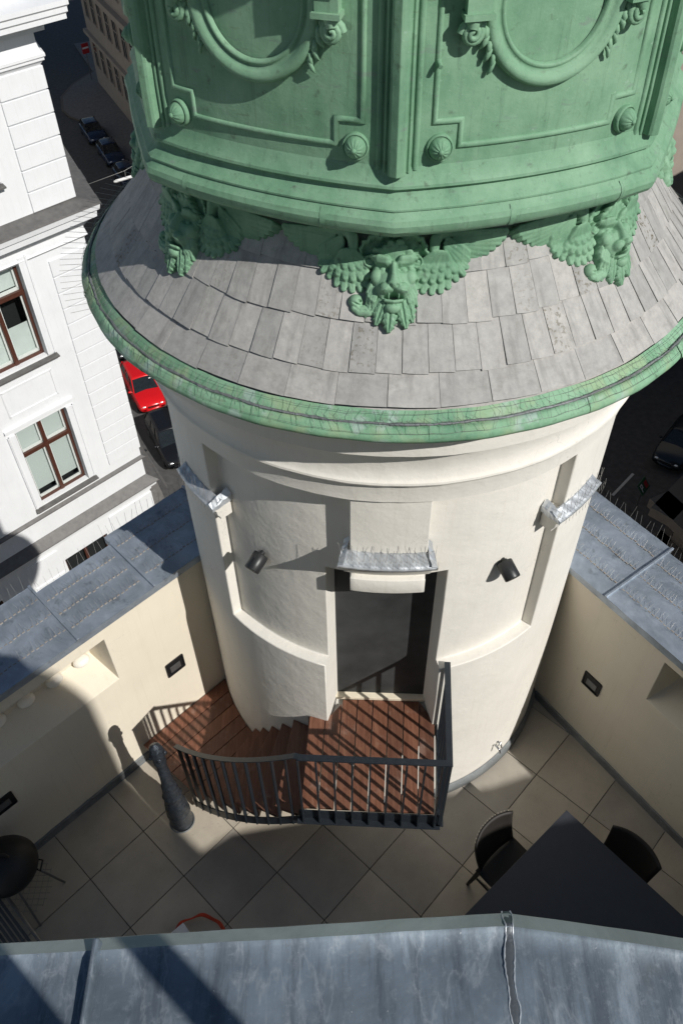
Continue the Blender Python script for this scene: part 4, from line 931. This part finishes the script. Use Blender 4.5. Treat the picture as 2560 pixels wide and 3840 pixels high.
kb = [(-30, 98), (-26.1, 89.1), (-27.5, 85.4), (-27.9, 81.8), (-27.0, 78.3), (-25.9, 76.6), (-24.4, 75.4), (-23.2, 75.0), (-22.0, 73.5), (-1.3, 29.3), (2.5, 26.0), (40, 60), (-5, 110)]
lineset('pavement', kb); 
for i, (a, b_) in enumerate(zip(kb[1:9], kb[2:10])):   # pale kerb stones round the build-out
    a, b_ = Vector((*a, 0)), Vector((*b_, 0)); d = (b_ - a).normalized(); n_ = Vector((-d.y, d.x, 0)) * .22
    tag(MB().prism([(p.x, p.y) for p in (a, b_, b_ + n_, a + n_)], GZ - .1, GZ + .137).build('kerb', 'brown_facade', bevel=.01), kind='structure')
for k in range(7):
    c = Vector((-15.6, 57, 0)) + DA * (k * 5.2 - 8); M3 = Matrix((DA, NA, Vector((0, 0, 1)))).transposed()
    tag(MB().box(c + Vector((-3.0, 0, GZ + .004)), (2.2, .10, .004), M3).build('road_marking', 'road_paint'), kind='structure')
tag(MB().prism([(-13.2, 31.9), (-13.1, 31.95), (-9.6, 25.9), (-9.7, 25.85)], GZ - .05, GZ + .005).build('road_marking', 'flashing'), kind='structure')
tag(MB().prism([(13.9, 24.7), (13.8, 24.8), (15.3, 26.4), (15.4, 26.3)], GZ - .05, GZ + .005).build('road_marking', 'road_paint'), kind='structure')

# ---------------------------------------------------------------- white corner building
wb = empty('white_building', (FP.x, FP.y, 0), math.atan2(DB.y, DB.x), 'bright white corner building with rusticated quoins and brown framed windows', 'building')
# local: x along the facade (corner at 1.82), -y towards us, z up
CX = 1.82; WT = 3.2; XL = -34
wins = []
for flo in range(5):
    zt = [2.3, -2.98, -7.9, -13.6, -18.4][flo]; zbm = [-1.05, -5.98, -10.85, -16.4, -21.0][flo]
    for col in range(-1, 7 if flo < 4 else 6): wins.append((-1.9 - 4.05 * col - (4.05 if False else 0), -.2 - 4.05 * col, zbm, min(zt, 1.0 if flo == 0 else zt)))
wins = [q for q in wins if q[1] < .5 and q[3] > q[2]]
wins = [q for q in wins if not (q[0] > 0)]
xs = sorted({XL, CX, *[q for n_ in wins for q in n_[:2]]}); zs = sorted({GZ, WT, *[q for n_ in wins for q in n_[2:]]}); m = MB()
for i in range(len(xs) - 1):
    for j in range(len(zs) - 1):
        a, b_, z0, z1 = xs[i], xs[i + 1], zs[j], zs[j + 1]; mx, mz = (a + b_) / 2, (z0 + z1) / 2
        if not any(n_[0] < mx < n_[1] and n_[2] < mz < n_[3] for n_ in wins): m.add([(a, 0, z0), (b_, 0, z0), (b_, 0, z1), (a, 0, z1)], [(0, 1, 2, 3)])
for a, b_, z0, z1 in wins:
    for P in ([(a, 0, z0), (a, .24, z0), (a, .24, z1), (a, 0, z1)], [(b_, 0, z0), (b_, .24, z0), (b_, .24, z1), (b_, 0, z1)], [(a, 0, z1), (b_, 0, z1), (b_, .24, z1), (a, .24, z1)], [(a, 0, z0), (b_, 0, z0), (b_, .24, z0), (a, .24, z0)]): m.add(P, [(0, 1, 2, 3)])
ang = math.atan2(DA.y, DA.x) - math.atan2(DB.y, DB.x); da_l = Vector((math.cos(ang), math.sin(ang), 0)) * -70
m.add([(CX, 0, GZ), (CX + da_l.x, da_l.y, GZ), (CX + da_l.x, da_l.y, WT), (CX, 0, WT)], [(0, 1, 2, 3)])
m.add([(XL, 0, WT), (CX, 0, WT), (CX + da_l.x, da_l.y, WT), (XL + da_l.x, da_l.y, WT)], [(0, 1, 2, 3)])
m.build('wall', 'white_facade', wb)
def ledge_run(name, prof, mat, x0=XL, parent=wb):      # profile (out, z), mitred round the corner
    m = MB(); q = len(prof); V = []
    for o, z in prof: V.append((x0, -o, z))
    for o, z in prof: V.append((CX + o, -o, z))
    dl = da_l.normalized()
    for o, z in prof: V.append((CX + o * 1.0 + da_l.x * .9, da_l.y * .9, z))
    m.add(V, [(i * q + k, (i + 1) * q + k, (i + 1) * q + k + 1, i * q + k + 1) for i in range(2) for k in range(q - 1)]); return m.build(name, mat, parent, fixn=False)
ledge_run('top_cornice', [(0, 1.10), (.05, 1.18), (.10, 1.22), (.10, 1.27), (.13, 1.30), (.13, 1.36), (.06, 1.42), (.03, 1.60), (.03, 1.82), (.22, 1.84), (.24, 2.02), (.62, 2.06), (.62, 2.16), (.66, 2.20), (.66, 2.30), (.70, 2.34), (.70, 2.44), (0, 2.52)], 'white_facade')
ledge_run('middle_cornice', [(0, -3.18), (.04, -3.14), (.08, -3.10), (.05, -3.05), (.03, -2.86), (.16, -2.70), (.18, -2.62), (.34, -2.60), (.36, -2.44), (.42, -2.40), (.45, -2.26)], 'white_facade')
ledge_run('cornice_flashing', [(.45, -2.255), (.47, -2.25), (.46, -2.22), (.0, -2.07)], 'flashing')
ledge_run('sill_flashing', [(0, -11.32), (.10, -11.30), (.10, -11.27), (0, -11.19)], 'flashing')
ledge_run('lower_cornice', [(0, -12.85), (.05, -12.8), (.05, -12.62), (.20, -12.58), (.22, -12.46), (.27, -12.42)], 'white_facade')
ledge_run('lower_flashing', [(.27, -12.415), (.30, -12.40), (.29, -12.37), (.0, -12.10)], 'flashing')
def quoins(z0, z1, n, x0=.62, pr=.045):
    h = (z1 - z0) / n; base = None
    for k in range(n):
        zc = z0 + h * (k + .5)
        if base is None: base = MB().box((0, 0, 0), (CX - x0 + pr, pr * 2, h - .028)).build('quoin', 'white_facade', wb, bevel=.014); o = base
        else: o = link_copy(base, 'quoin', wb)
        o.location = ((x0 + CX + pr) / 2, 0, zc)
quoins(-2.07, 1.12, 6); quoins(-10.85, -3.40, 15)
for z0, z1 in ((-13.9, -12.95), (-15.0, -14.05), (-16.1, -15.15)):   # ground-floor rustication
    MB().box(((.05 + CX) / 2, 0, (z0 + z1) / 2), (CX - .05 + .04, .08, z1 - z0)).build('rustic_block', 'white_facade', wb, bevel=.014); MB().box((-2.6, 0, (z0 + z1) / 2), (1.1, .08, z1 - z0)).build('rustic_block', 'white_facade', wb, bevel=.014)
for z0, z1 in ((-7.35, -6.45), (-2.0 + 99, -1.5 + 99)):
    if z0 < 50:
        m = MB()
        for a, b_, c_, d_ in ((-1.85, -.25, z0, z0 + .05), (-1.85, -.25, z1 - .05, z1), (-1.85, -1.80, z0, z1), (-.30, -.25, z0, z1)): m.box(((a + b_) / 2, 0, (c_ + d_) / 2), (b_ - a, .05, d_ - c_))
        m.build('apron_panel', 'white_facade', wb, bevel=.008)
def facade_window(par, a, b_, z0, z1, kind, detail=True, brown='window_brown'):
    e = MB(); y = .20; t = .075; c_ = (a + b_) / 2; zt_ = z0 + (z1 - z0) * .655
    for P, D in (((a + t / 2, y, (z0 + z1) / 2), (t, .07, z1 - z0)), ((b_ - t / 2, y, (z0 + z1) / 2), (t, .07, z1 - z0)), ((c_, y, z0 + t / 2), (b_ - a, .07, t)), ((c_, y, z1 - t / 2), (b_ - a, .07, t)), ((c_, y - .012, (z0 + z1) / 2), (.115, .085, z1 - z0)), ((c_, y - .014, zt_), (b_ - a, .09, .125))): e.box(P, D)
    wn = e.build('window', brown, par, bevel=.008 if detail else 0)
    pn = MB().add([(a + .05, y + .02, z0 + .05), (b_ - .05, y + .02, z0 + .05), (b_ - .05, y + .02, z1 - .05), (a + .05, y + .02, z1 - .05)], [(0, 1, 2, 3)]).build('pane', 'window_pane', wn)
    if detail:
        e = MB()
        for xa, xb in ((a + t, c_ - .058), (c_ + .058, b_ - t)):
            for za, zb_ in ((z0 + t, zt_ - .062), (zt_ + .062, z1 - t)):
                w_ = .05
                e.box((xa + w_ / 2, y + .06, (za + zb_) / 2), (w_, .05, zb_ - za)); e.box((xb - w_ / 2, y + .06, (za + zb_) / 2), (w_, .05, zb_ - za)); e.box(((xa + xb) / 2, y + .06, za + w_ * .8), (xb - xa, .05, w_ * 1.6)); e.box(((xa + xb) / 2, y + .06, zb_ - w_ / 2), (xb - xa, .05, w_))
        e.build('inner_sash', 'window_white', wn)
        if kind == 'blind':
            MB().box((c_, y + .13, (zt_ + z1) / 2), (b_ - a - .16, .01, z1 - zt_)).build('blind', 'blind', wn); MB().box((c_, y + .15, (z0 + zt_) / 2 + .16), (b_ - a - .16, .01, zt_ - z0 - .30)).build('blind', 'blind', wn)
        elif kind == 'half':
            MB().box((c_, y + .13, (zt_ + z1) / 2 + .1), (b_ - a - .16, .01, z1 - zt_ - .1)).build('curtain', 'curtain', wn); MB().box((c_, y + .14, z0 + (zt_ - z0) * .28), (b_ - a - .16, .012, (zt_ - z0) * .48)).build('curtain', 'curtain', wn)
        MB().box((c_, y + .50, (z0 + z1) / 2), (b_ - a + .3, .02, z1 - z0 + .3)).build('room', 'dark_room', wn)
    else: MB().box((c_, y + .10, (z0 + z1) / 2), (b_ - a, .02, z1 - z0)).build('room', 'dark_room', wn)
    return wn
for a, b_, z0, z1 in wins:
    near = b_ > -5 and z1 > -13
    wn = facade_window(wb, a, b_, z0, z1, 'half' if abs(z1 + 2.98) < .1 else 'blind', near)
    if near:
        o = .26                                               # architraves
        for e_, sg_ in ((a, -1), (b_, 1)):
            m = MB(); m.box((e_ + sg_ * o / 2, -.02, (z0 + z1) / 2), (o, .09, z1 - z0)); m.box((e_ + sg_ * o * .82, -.045, (z0 + z1) / 2), (.05, .09, z1 - z0)); m.build('architrave', 'white_facade', wb, bevel=.008)
        if z1 < -5: MB().box(((a + b_) / 2, -.03, z1 + .20), (b_ - a + 2 * o + .06, .12, .10)).build('window_head', 'white_facade', wb, bevel=.01)
    m = MB(); m.add([(a - .28, -.16, z0 - .10), (b_ + .28, -.16, z0 - .10), (b_ + .28, .2, z0 - .01), (a - .28, .2, z0 - .01), (a - .28, -.16, z0 - .14), (b_ + .28, -.16, z0 - .14), (b_ + .28, 0, z0 - .14), (a - .28, 0, z0 - .14)], [(0, 1, 2, 3), (4, 5, 1, 0), (5, 6, 2, 1), (7, 4, 0, 3)]); m.build('sill', 'flashing', wb)

# ---------------------------------------------------------------- shaded street buildings
def block(name, C0, d1, l1, d2, l2, z1, mat, label, facades, storey=4.4, w_=1.15, gap=2.5, first=2.2, cor=()):
    """C0 street corner; facade k runs along d1 or d2"""
    e = empty(name, (C0.x, C0.y, 0), math.atan2(d1.y, d1.x), label, 'building'); c_, s_ = math.cos(-e.rotation_euler.z), math.sin(-e.rotation_euler.z)
    L = lambda v: Vector((v.x * c_ - v.y * s_, v.x * s_ + v.y * c_, 0)); a, b_ = L(d1 * l1), L(d2 * l2)
    MB().prism([(0, 0), (a.x, a.y), (a.x + b_.x, a.y + b_.y), (b_.x, b_.y)], GZ, z1).build('wall', mat, e)
    MB().prism([(0, 0), (a.x, a.y), (a.x + b_.x, a.y + b_.y), (b_.x, b_.y)], z1 + .004, z1 + .05).build('roof', 'tyre', e)
    wp_ = None
    for d, l, other in ((L(d1), l1, L(d2)), (L(d2), l2, L(d1))):
        if d is None: continue
        out = Vector((d.y, -d.x, 0)); out = out if out.dot(other) < 0 else -out; M3 = Matrix((d, -out, Vector((0, 0, 1)))).transposed()
        if (d - L(d1)).length < 1e-4 and 1 not in facades: continue
        if (d - L(d2)).length < 1e-4 and 2 not in facades: continue
        for zc, h, p in cor: MB().box(d * (l / 2) + out * (p / 2 - .02) + Vector((0, 0, zc)), (l + 2 * p, p, h), M3).build('string_course', mat, e)
        k = 0; z = GZ + first
        while z + 2.4 < z1 - 1:
            x = 1.6
            while x + w_ < l - 1 and k < 130:
                if wp_ is None:
                    wm = MB(); wm.box((0, 0, 0), (w_, .06, 2.3)); wp_ = wm.build('window', 'car_glass', e); fm = MB()
                    for P, D in (((0, -.04, 1.22), (w_ + .3, .12, .14)), ((0, -.04, -1.22), (w_ + .3, .16, .10)), ((-w_ / 2 - .08, -.02, 0), (.14, .08, 2.4)), ((w_ / 2 + .08, -.02, 0), (.14, .08, 2.4)), ((0, -.02, .2), (w_, .05, .08)), ((0, -.02, 0), (.07, .05, 2.3))): fm.box(P, D)
                    fr_ = fm.build('surround', mat, wp_); o = wp_
                else:
                    o = link_copy(wp_, 'window', e); link_copy(fr_, 'surround', o)
                o.location = d * (x + w_ / 2) + out * .02 + Vector((0, 0, z + 1.2)); o.rotation_euler = (0, 0, math.atan2(d.y, d.x) + (math.pi if Vector((-d.y, d.x, 0)).dot(out) > 0 else 0)); x += gap; k += 1
            z += storey
    return e
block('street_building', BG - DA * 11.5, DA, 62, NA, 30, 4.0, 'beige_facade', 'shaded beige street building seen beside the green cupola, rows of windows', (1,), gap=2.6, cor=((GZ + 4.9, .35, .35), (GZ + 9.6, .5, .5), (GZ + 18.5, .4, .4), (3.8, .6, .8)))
Q = Vector((10.1, 12.0, 0))
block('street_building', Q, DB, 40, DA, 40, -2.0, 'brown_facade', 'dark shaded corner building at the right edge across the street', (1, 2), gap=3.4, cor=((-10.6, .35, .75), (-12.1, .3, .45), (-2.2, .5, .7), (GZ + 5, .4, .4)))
# our own building below the terrace
ob = empty('corner_building', (0, 0, 0), 0, 'building carrying the roof terrace below the zinc parapets', 'building')
RWo = RW + RN * .60; LWo = LW + LN * .46
MB().prism([(LWo.x + LD.x * 2.0, LWo.y + LD.y * 2.0), (LWo.x - LD.x * 9, LWo.y - LD.y * 9), (-4, -14), (9, -14), (RWo.x + RD.x * 9, RWo.y + RD.y * 9), (RWo.x - RD.x * .6, RWo.y - RD.y * .6), (1.0, 1.2), (-.8, 1.3)], GZ, -.36).build('wall', 'stucco_wall', ob)
MB().lathe([(1.65, GZ), (1.70, -3.0), (1.75, .1), (2.10, .25), (2.33, .40), (2.36, .62), (2.2, .78), (1.66, .95)], n=64, a0=95, a1=238).build('shaft_shadow_ring', 'stucco_wall', ob)  # bulging ring near the top is added to shade the white facade

# ---------------------------------------------------------------- cars
def car(name, pos, ang, paint, label, L=4.25, W_=1.70, H_=1.42, est=False, group='cars parked along the street', detail=True):
    e = empty(name, (pos[0], pos[1], GZ), ang, label, 'car', group); hl = L / 2; w_ = W_ / 2
    st = [(-hl, .86, .42, .78, .70), (-hl + .10, .94, .34, .90, .80), (-hl + .5, .99, .24, .95, .84), (-hl * .45, 1.0, .20, .95, .88), (0, 1.0, .20, .93, .88), (hl * .30, 1.0, .20, .93, .86), (hl * .42, 1.0, .22, .92, .80), (hl * .70, .985, .24, .86, .72), (hl - .25, .94, .27, .77, .62), (hl - .06, .86, .32, .66, .52), (hl, .78, .38, .58, .48)]
    V = []; q = 11
    for x, f, zb_, zt_, zm in st:
        wd = w_ * f
        half = [(wd * .90, zb_), (wd, zb_ + .12), (wd * 1.0, zm * .82), (wd * .985, zm), (wd * .90, zt_ - .015)]
        ring = [(-a, b_) for a, b_ in half] + [(0, zt_ + .025)] + [(a, b_) for a, b_ in reversed(half)]
        V += [(x, a, b_) for a, b_ in ring]
    body = MB().add(V, [(i * q + k, i * q + k + 1, (i + 1) * q + k + 1, (i + 1) * q + k) for i in range(len(st) - 1) for k in range(q - 1)] + [tuple(range(q)), tuple((len(st) - 1) * q + k for k in range(q))[::-1]], True).build('body', paint, e, fixn=True); body.data.set_sharp_from_angle(angle=R_(38))
    xr = -hl + .14 if est else -hl + .38; xrr = -hl + .38 if est else -hl + 1.0; xf, xfb = hl * .10, hl * .44
    wb_, wr = w_ * .90, w_ * .70; zb_, zr = .90, H_
    gl = MB(); B4 = [(xr, -wb_, zb_), (xr, wb_, zb_), (xfb, wb_ * .97, zb_), (xfb, -wb_ * .97, zb_)]; T4 = [(xrr, -wr, zr - .03), (xrr, wr, zr - .03), (xf, wr, zr - .03), (xf, -wr, zr - .03)]
    gl.add(B4 + T4, [(0, 1, 5, 4), (1, 2, 6, 5), (2, 3, 7, 6), (3, 0, 4, 7)]); gl.build('windows', 'car_glass', e, fixn=True)
    P = []; nx_, ny_ = 8, 8
    for i in range(nx_ + 1):
        for j in range(ny_ + 1):
            u, v = i / nx_, -1 + 2 * j / ny_; P.append((xrr - .03 + (xf + .05 - xrr) * u, v * (wr + .03), zr - .035 + .05 * (1 - v * v) * 1.0 + .02 * math.sin(u * math.pi)))
    rf = MB().add(P, [(i * (ny_ + 1) + j, (i + 1) * (ny_ + 1) + j, (i + 1) * (ny_ + 1) + j + 1, i * (ny_ + 1) + j + 1) for i in range(nx_) for j in range(ny_)], True).build('roof', paint, e); md = rf.modifiers.new('t', 'SOLIDIFY'); md.thickness = .05
    pm = paint if est else 'black_metal'
    for sg in (-1, 1):
        MB().tube([(xfb, sg * wb_ * .97, zb_), (xf, sg * wr, zr - .02)], .035, 6).build('pillar', pm, e); MB().tube([(xr, sg * wb_, zb_), (xrr, sg * wr, zr - .02)], .05, 6).build('pillar', pm, e)
        for k in (.36, .68): MB().tube([(xr + (xfb - xr) * k, sg * wb_ * .995, zb_), (xrr + (xf - xrr) * k, sg * (wr + .005), zr - .02)], .025, 6).build('pillar', pm, e)
    for sx in (-1, 1):
        for sg in (-1, 1):
            wh = MB().tube([(sx * L * .31, sg * (w_ - .20), .30), (sx * L * .31, sg * (w_ - .005), .30)], .30, 20).build('wheel', 'tyre', e)
            if detail: MB().tube([(sx * L * .31, sg * (w_ - .05), .30), (sx * L * .31, sg * (w_ + .002), .30)], .18, 14).build('rim', 'chrome', wh)
    for sg in (-1, 1):
        MB().sphere((hl - .10, sg * w_ * .60, .60), (.075, .20, .075), 12).build('headlight', 'lamp_lens', e)
        if detail:
            MB().sphere((-hl + .03, sg * w_ * .70, .72), (.05, .12, .10), 10).build('tail_light', 'sign_red', e)
            mi = MB().sphere((xfb - .22, sg * (w_ + .09), .95), (.07, .10, .07), 10); mi.tube([(xfb - .2, sg * (w_ - .08), .90), (xfb - .22, sg * (w_ + .03), .94)], .02, 6); mi.build('mirror', paint, e)
    if detail:
        MB().box((hl - .02, 0, .575), (.06, W_ * .40, .09)).build('grille', 'black_metal', e, bevel=.01); MB().box((hl + .015, 0, .40), (.02, .50, .11)).build('number_plate', 'plate_white', e)
        b = MB().add([(hl + .06 - .35 * abs(k) ** 3, k * w_ * .93, z) for k in [-1 + i / 6 for i in range(13)] for z in (.30, .40, .48)], [(i * 3 + j, (i + 1) * 3 + j, (i + 1) * 3 + j + 1, i * 3 + j + 1) for i in range(12) for j in range(2)], True).build('bumper', paint, e); md = b.modifiers.new('t', 'SOLIDIFY'); md.thickness = .08
        for sg in (-1, 1): MB().tube([(xfb - .06, sg * wb_ * .25 - .05, zb_ + .03), (xfb - .3, sg * wb_ * .1, zb_ + .18)], .008, 5).build('wiper', 'black_metal', e)
        if est:
            for k in range(3): MB().box((xrr + .55, -.25 + .25 * k, zr + .018), (.9, .02, .012)).build('roof_rib', paint, e)
        MB().box((xf + .16, wr * .72, zr - .13), (.05, .12, .02), Matrix.Rotation(.6, 3, 'Y')).build('windscreen_sticker', 'plate_white', e)
    return e
hA = math.atan2(DA.y, DA.x)
car('parked_car', (-12.12, 33.95), hA, 'car_red', 'bright red estate car parked in the sun beside the white building', est=True)
car('parked_car', (-9.90, 29.15), hA, 'car_black', 'black hatchback parked directly in front of the red car', H_=1.45, est=True)
car('parked_car', (-14.3, 39.0), hA, 'car_black', 'black car parked behind the red car, mostly hidden by the gutter')
car('parked_car', (-22.6, 71.9), hA, 'car_blue', 'dark blue car at the kerb build-out, farthest of the shaded row', detail=False)
car('parked_car', (-20.1, 67.2), hA, 'car_blue', 'dark blue car in the middle of the shaded street row', detail=False)
car('parked_car', (-17.8, 62.4), hA, 'car_blue', 'dark blue car under the hanging street lamp in the shaded row', detail=False)
hB = math.atan2(-.78, -.62)
car('parked_car', (18.3, 28.2), hB, 'car_teal', 'dark car parked in deep shade at the right edge', W_=1.75, group='cars parked along the street')

# no-entry sign, hanging lamp, parking sign
sgn = empty('no_entry_sign', (-25.67, 86.47, GZ), hA + .35, 'red and white no-entry sign on a post at the far kerb', 'road sign')
MB().tube([(0, 0, 0), (0, 0, 3.4)], .04, 8).build('post', 'steel_tube', sgn)
MB().box((.05, 0, 3.1), (.03, .80, .95)).build('plate', 'sign_red', sgn); MB().box((.07, 0, 3.15), (.02, .70, .15)).build('white_bar', 'paint_white', sgn)
la, lb = Vector((-10.75, 32.37, -9.28)), Vector((-9.61, 32.6, -9.06)); lm = (la + lb) / 2
lamp = empty('street_lamp', lm, 0, 'long white street lamp hanging on a wire over the shaded street', 'street lamp')
MB().tube([la - lm + (lb - la) * k for k in (0, .03, .1, .9, .97, 1)], [.02, .05, .07, .07, .05, .02], 12).build('lamp_housing', 'paint_white', lamp)
MB().tube([(0, 0, 0), (.02, 0, .35)], .02, 6).build('hanger', 'wire', lamp)
MB().tube([Vector((-7.22, 15.6, -6.5)) - lm + Vector((-4.2, 16, -2.6)) * 0 + Vector((-4.63, 16.4, -2.7)), (0, 0, .35), Vector((3.2, 3.6, .9)), Vector((12, 14, 3))], .012, 6).build('span_wire', 'wire', lamp)
ps = empty('parking_sign', (14.6, 23.4, GZ), .9, 'dark green parking sign with a white P in the shaded street', 'road sign')
MB().tube([(0, 0, 0), (0, 0, 1.9)], .035, 8).build('post', 'steel_tube', ps); PMx = Matrix.Rotation(R_(-40), 3, 'X')
MB().box((0, 0, 2.0), (.85, .04, .62), PMx).build('plate', 'sign_green', ps)
m = MB()
for x0, z0, x1, z1 in ((-.30, -.18, -.25, .2), (-.30, .15, -.10, .2), (-.30, -.02, -.10, .03), (-.14, -.02, -.10, .2)): m.box(PMx @ Vector(((x0 + x1) / 2, -.03, (z0 + z1) / 2)) + Vector((0, 0, 2.0)), (x1 - x0, .012, z1 - z0), PMx)
m.build('lettering', 'paint_white', ps); MB().box(PMx @ Vector((.22, -.026, -.02)) + Vector((0, 0, 2.0)), (.26, .012, .34), PMx).build('red_panel', 'sign_red', ps)

# ================================================================ FOREGROUND ZINC LEDGE AND THE UNSEEN SHADOW CASTERS BEHIND THE CAMERA
LZ0 = 6.3; LK = (7.664 - LZ0) / 1.664
def lsc(x, y): return -.386 + (x + .386) * LK, -5.053 + (y + 5.053) * LK
ledge = empty('zinc_ledge', (-.1, -4.7, LZ0), 0, 'weathered zinc roof ledge with seams and pale stains in the foreground', 'ledge')
def lp_(x, y, z): x, y = lsc(x, y); return (x + .1, y + 4.7, (z - LZ0) * LK)
eL, eC, eR = Vector((-3.0, -4.662, 0)), Vector((-.08, -4.541, 0)), Vector((1.0, -4.705, 0))
iL, iC, iR = eL + Vector((0, -.024, 0)), eC + Vector((-.004, -.030, 0)), eR + Vector((0, -.030, 0))
def front(x, A, B_, C_): return (A + (B_ - A) * ((x - A.x) / (B_.x - A.x))) if x < B_.x else (B_ + (C_ - B_) * ((x - B_.x) / (C_.x - B_.x)))
rg = random.Random(9)
def sheet(x0, x1, zoff):
    n = 24; m = MB(); P = []; Lp = []; rows = 10
    for i in range(n + 1):
        x = x0 + (x1 - x0) * i / n; pi_, pe = front(x, iL, iC, iR), front(x, eL, eC, eR); wob = .0004 * math.sin(x * 17) + .0004 * math.sin(x * 41 + 1)
        col_ = [(pe.x, pe.y, LZ0 - .20), (pe.x, pe.y - .001 + wob, LZ0 - .012), (pe.x, pe.y - .004 + wob, LZ0 - .004), (pi_.x, pi_.y + wob, LZ0 + .008), (pi_.x, pi_.y - .009 + wob, LZ0 + .0005)]
        for r_ in range(rows):
            y = pi_.y - .009 - (.9) * ((r_ + 1) / rows) ** 1.4; col_.append((x, y, LZ0 + .0012 * math.sin(x * 9 + r_ * 1.7) + .001 * math.sin(r_ * 2.3 + x * 23)))
        P += [lp_(a, b_, c_ + zoff) for a, b_, c_ in col_[3:]]; Lp += [lp_(a, b_, c_ + zoff) for a, b_, c_ in col_[:4]]
    lm_ = MB().add(Lp, [(i * 4 + k, (i + 1) * 4 + k, (i + 1) * 4 + k + 1, i * 4 + k + 1) for i in range(n) for k in range(3)], False).build('edge_lip', 'zinc_lip', ledge, fixn=True)
    q = 2 + rows; m.add(P, [(i * q + k, (i + 1) * q + k, (i + 1) * q + k + 1, i * q + k + 1) for i in range(n) for k in range(q - 1)], True)
    o = m.build('zinc_sheet', 'zinc_ledge', ledge, fixn=True); o.data.set_sharp_from_angle(angle=R_(50)); return o
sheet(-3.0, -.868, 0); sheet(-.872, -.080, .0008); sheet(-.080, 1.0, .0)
m = MB(); P = []
for i in range(16):                              # standing fold of the left joint
    y = -4.585 - .05 * i; x = -.857 + .012 * (i / 15); P += [lp_(x - .004, y, LZ0 - .004), lp_(x - .0035, y, LZ0 + .026), lp_(x + .003, y, LZ0 + .028), lp_(x + .008, y, LZ0 + .022), lp_(x + .010, y, LZ0 - .004)]
m.add(P, [(i * 5 + k, (i + 1) * 5 + k, (i + 1) * 5 + k + 1, i * 5 + k + 1) for i in range(15) for k in range(4)] + [(0, 1, 2, 3, 4)], False); m.build('standing_seam', 'zinc_ledge', ledge, bevel=.003, fixn=True)
m = MB(); P = []; nn = 60; ed = ([], [])          # soldered joint at the corner: flat dark strip between pale solder edges
for i in range(nn):
    t = i / (nn - 1); y = -4.541 - .34 * t; w_ = .0078 + .0016 * math.sin(t * 31 + 1.3 * math.sin(t * 11)) + rg.uniform(-.0008, .0008); cx_ = -.083 - .024 * t + .002 * math.sin(t * 15)
    z = LZ0 + (.0016 if t > .12 else -.008 + .0175 * min(1, t / .085) if t < .085 else .0095 - .0079 * (t - .085) / .035)
    for k in range(5): P.append(lp_(cx_ + (-1 + k / 2) * w_, y, z + .0008 * (k in (1, 2, 3)) + rg.uniform(-.0003, .0003)))
    for e_, sg_ in ((0, -1), (1, 1)): ed[e_].append(Vector(lp_(cx_ + sg_ * w_, y, z + .0004)))
m.add(P, [(i * 5 + k, (i + 1) * 5 + k, (i + 1) * 5 + k + 1, i * 5 + k + 1) for i in range(nn - 1) for k in range(4)], True); m.build('solder_joint', 'zinc_dark', ledge, fixn=True)
for e_ in ed: MB().tube(e_, [.0011 + rg.uniform(-.0004, .0007) for _ in e_], 6).build('solder_edge', 'foil', ledge)
m = MB(); m.prism([(lsc(x, y)[0] + .1, lsc(x, y)[1] + 4.7) for x, y in ((-3, -4.70), (-.08, -4.58), (.95, -4.74), (1.0, -9), (-3, -9))], -6.6, -.012); m.build('wall', 'stucco_wall', ledge)
# unseen block and post beside the viewpoint, added to cast bands across the ledge
nS = Vector((-math.sin(SUN_AZ), math.cos(SUN_AZ), 0)); sS = Vector((math.cos(SUN_AZ), math.sin(SUN_AZ), 0))
pc = Vector((*lsc(-.745, -4.61), 0)) + sS * 1.25
vp = MB().tube([(0, 0, 0), (0, 0, 2.6)], .026, 16).build('shadow_post', 'zinc'); vp.location = (pc.x, pc.y, LZ0 - .02); tag(vp, 'slim unseen post added behind the ledge to cast a narrow shadow band', 'shadow caster')
cc = Vector((*lsc(-1.02, -4.60), 0)) + sS * 1.3 - nS * .21
ch = empty('shadow_block', (cc.x, cc.y, LZ0 - .02), SUN_AZ, 'unseen block added behind the ledge to shade its left end', 'shadow_block')
MB().box((0, 0, .9), (.40, .42, 1.8)).build('stack', 'stucco_wall', ch, bevel=.01); MB().box((0, 0, 1.83), (.46, .42, .06)).build('cap', 'stucco_wall', ch)
rw = empty('shade_roof_wing', (4, -7, 0), 0, 'unseen roof mass behind the viewpoint, outlined to shade the terrace floor', 'building')  # unseen mass, its front edge drawn to cast the terrace shadow
MB().prism([(x - 4, y + 7) for x, y in ((1.6, -6.95), (2.73, -6.17), (3.01, -5.99), (5.52, -5.58), (5.84, -5.48), (11, -4.3), (11, -14), (1.6, -14))], -.3, 4.88).build('wall', 'stucco_wall', rw)
MB().prism([(x - 4, y + 7) for x, y in ((1.65, -7.0), (2.75, -6.24), (3.03, -6.06), (5.53, -5.65), (11, -4.4), (11, -13), (1.65, -13))], 4.88, 4.90).build('roof', 'zinc', rw)
dm = empty('shade_turret', tuple(sS * 9.0 + nS * (-4.25)), 0, 'unseen domed turret behind the viewpoint, shaped to cast the rounded shadow', 'tower')  # unseen, sized so its dome throws the curved shadow on the parapet
MB().lathe([(1.5, 5.0), (1.5, 9.4)], n=48).build('wall', 'stucco', dm); MB().lathe([(1.5 * math.cos(k * math.pi / 24), 9.4 + 1.22 * math.sin(k * math.pi / 24)) for k in range(13)], n=48).build('dome', 'copper', dm)
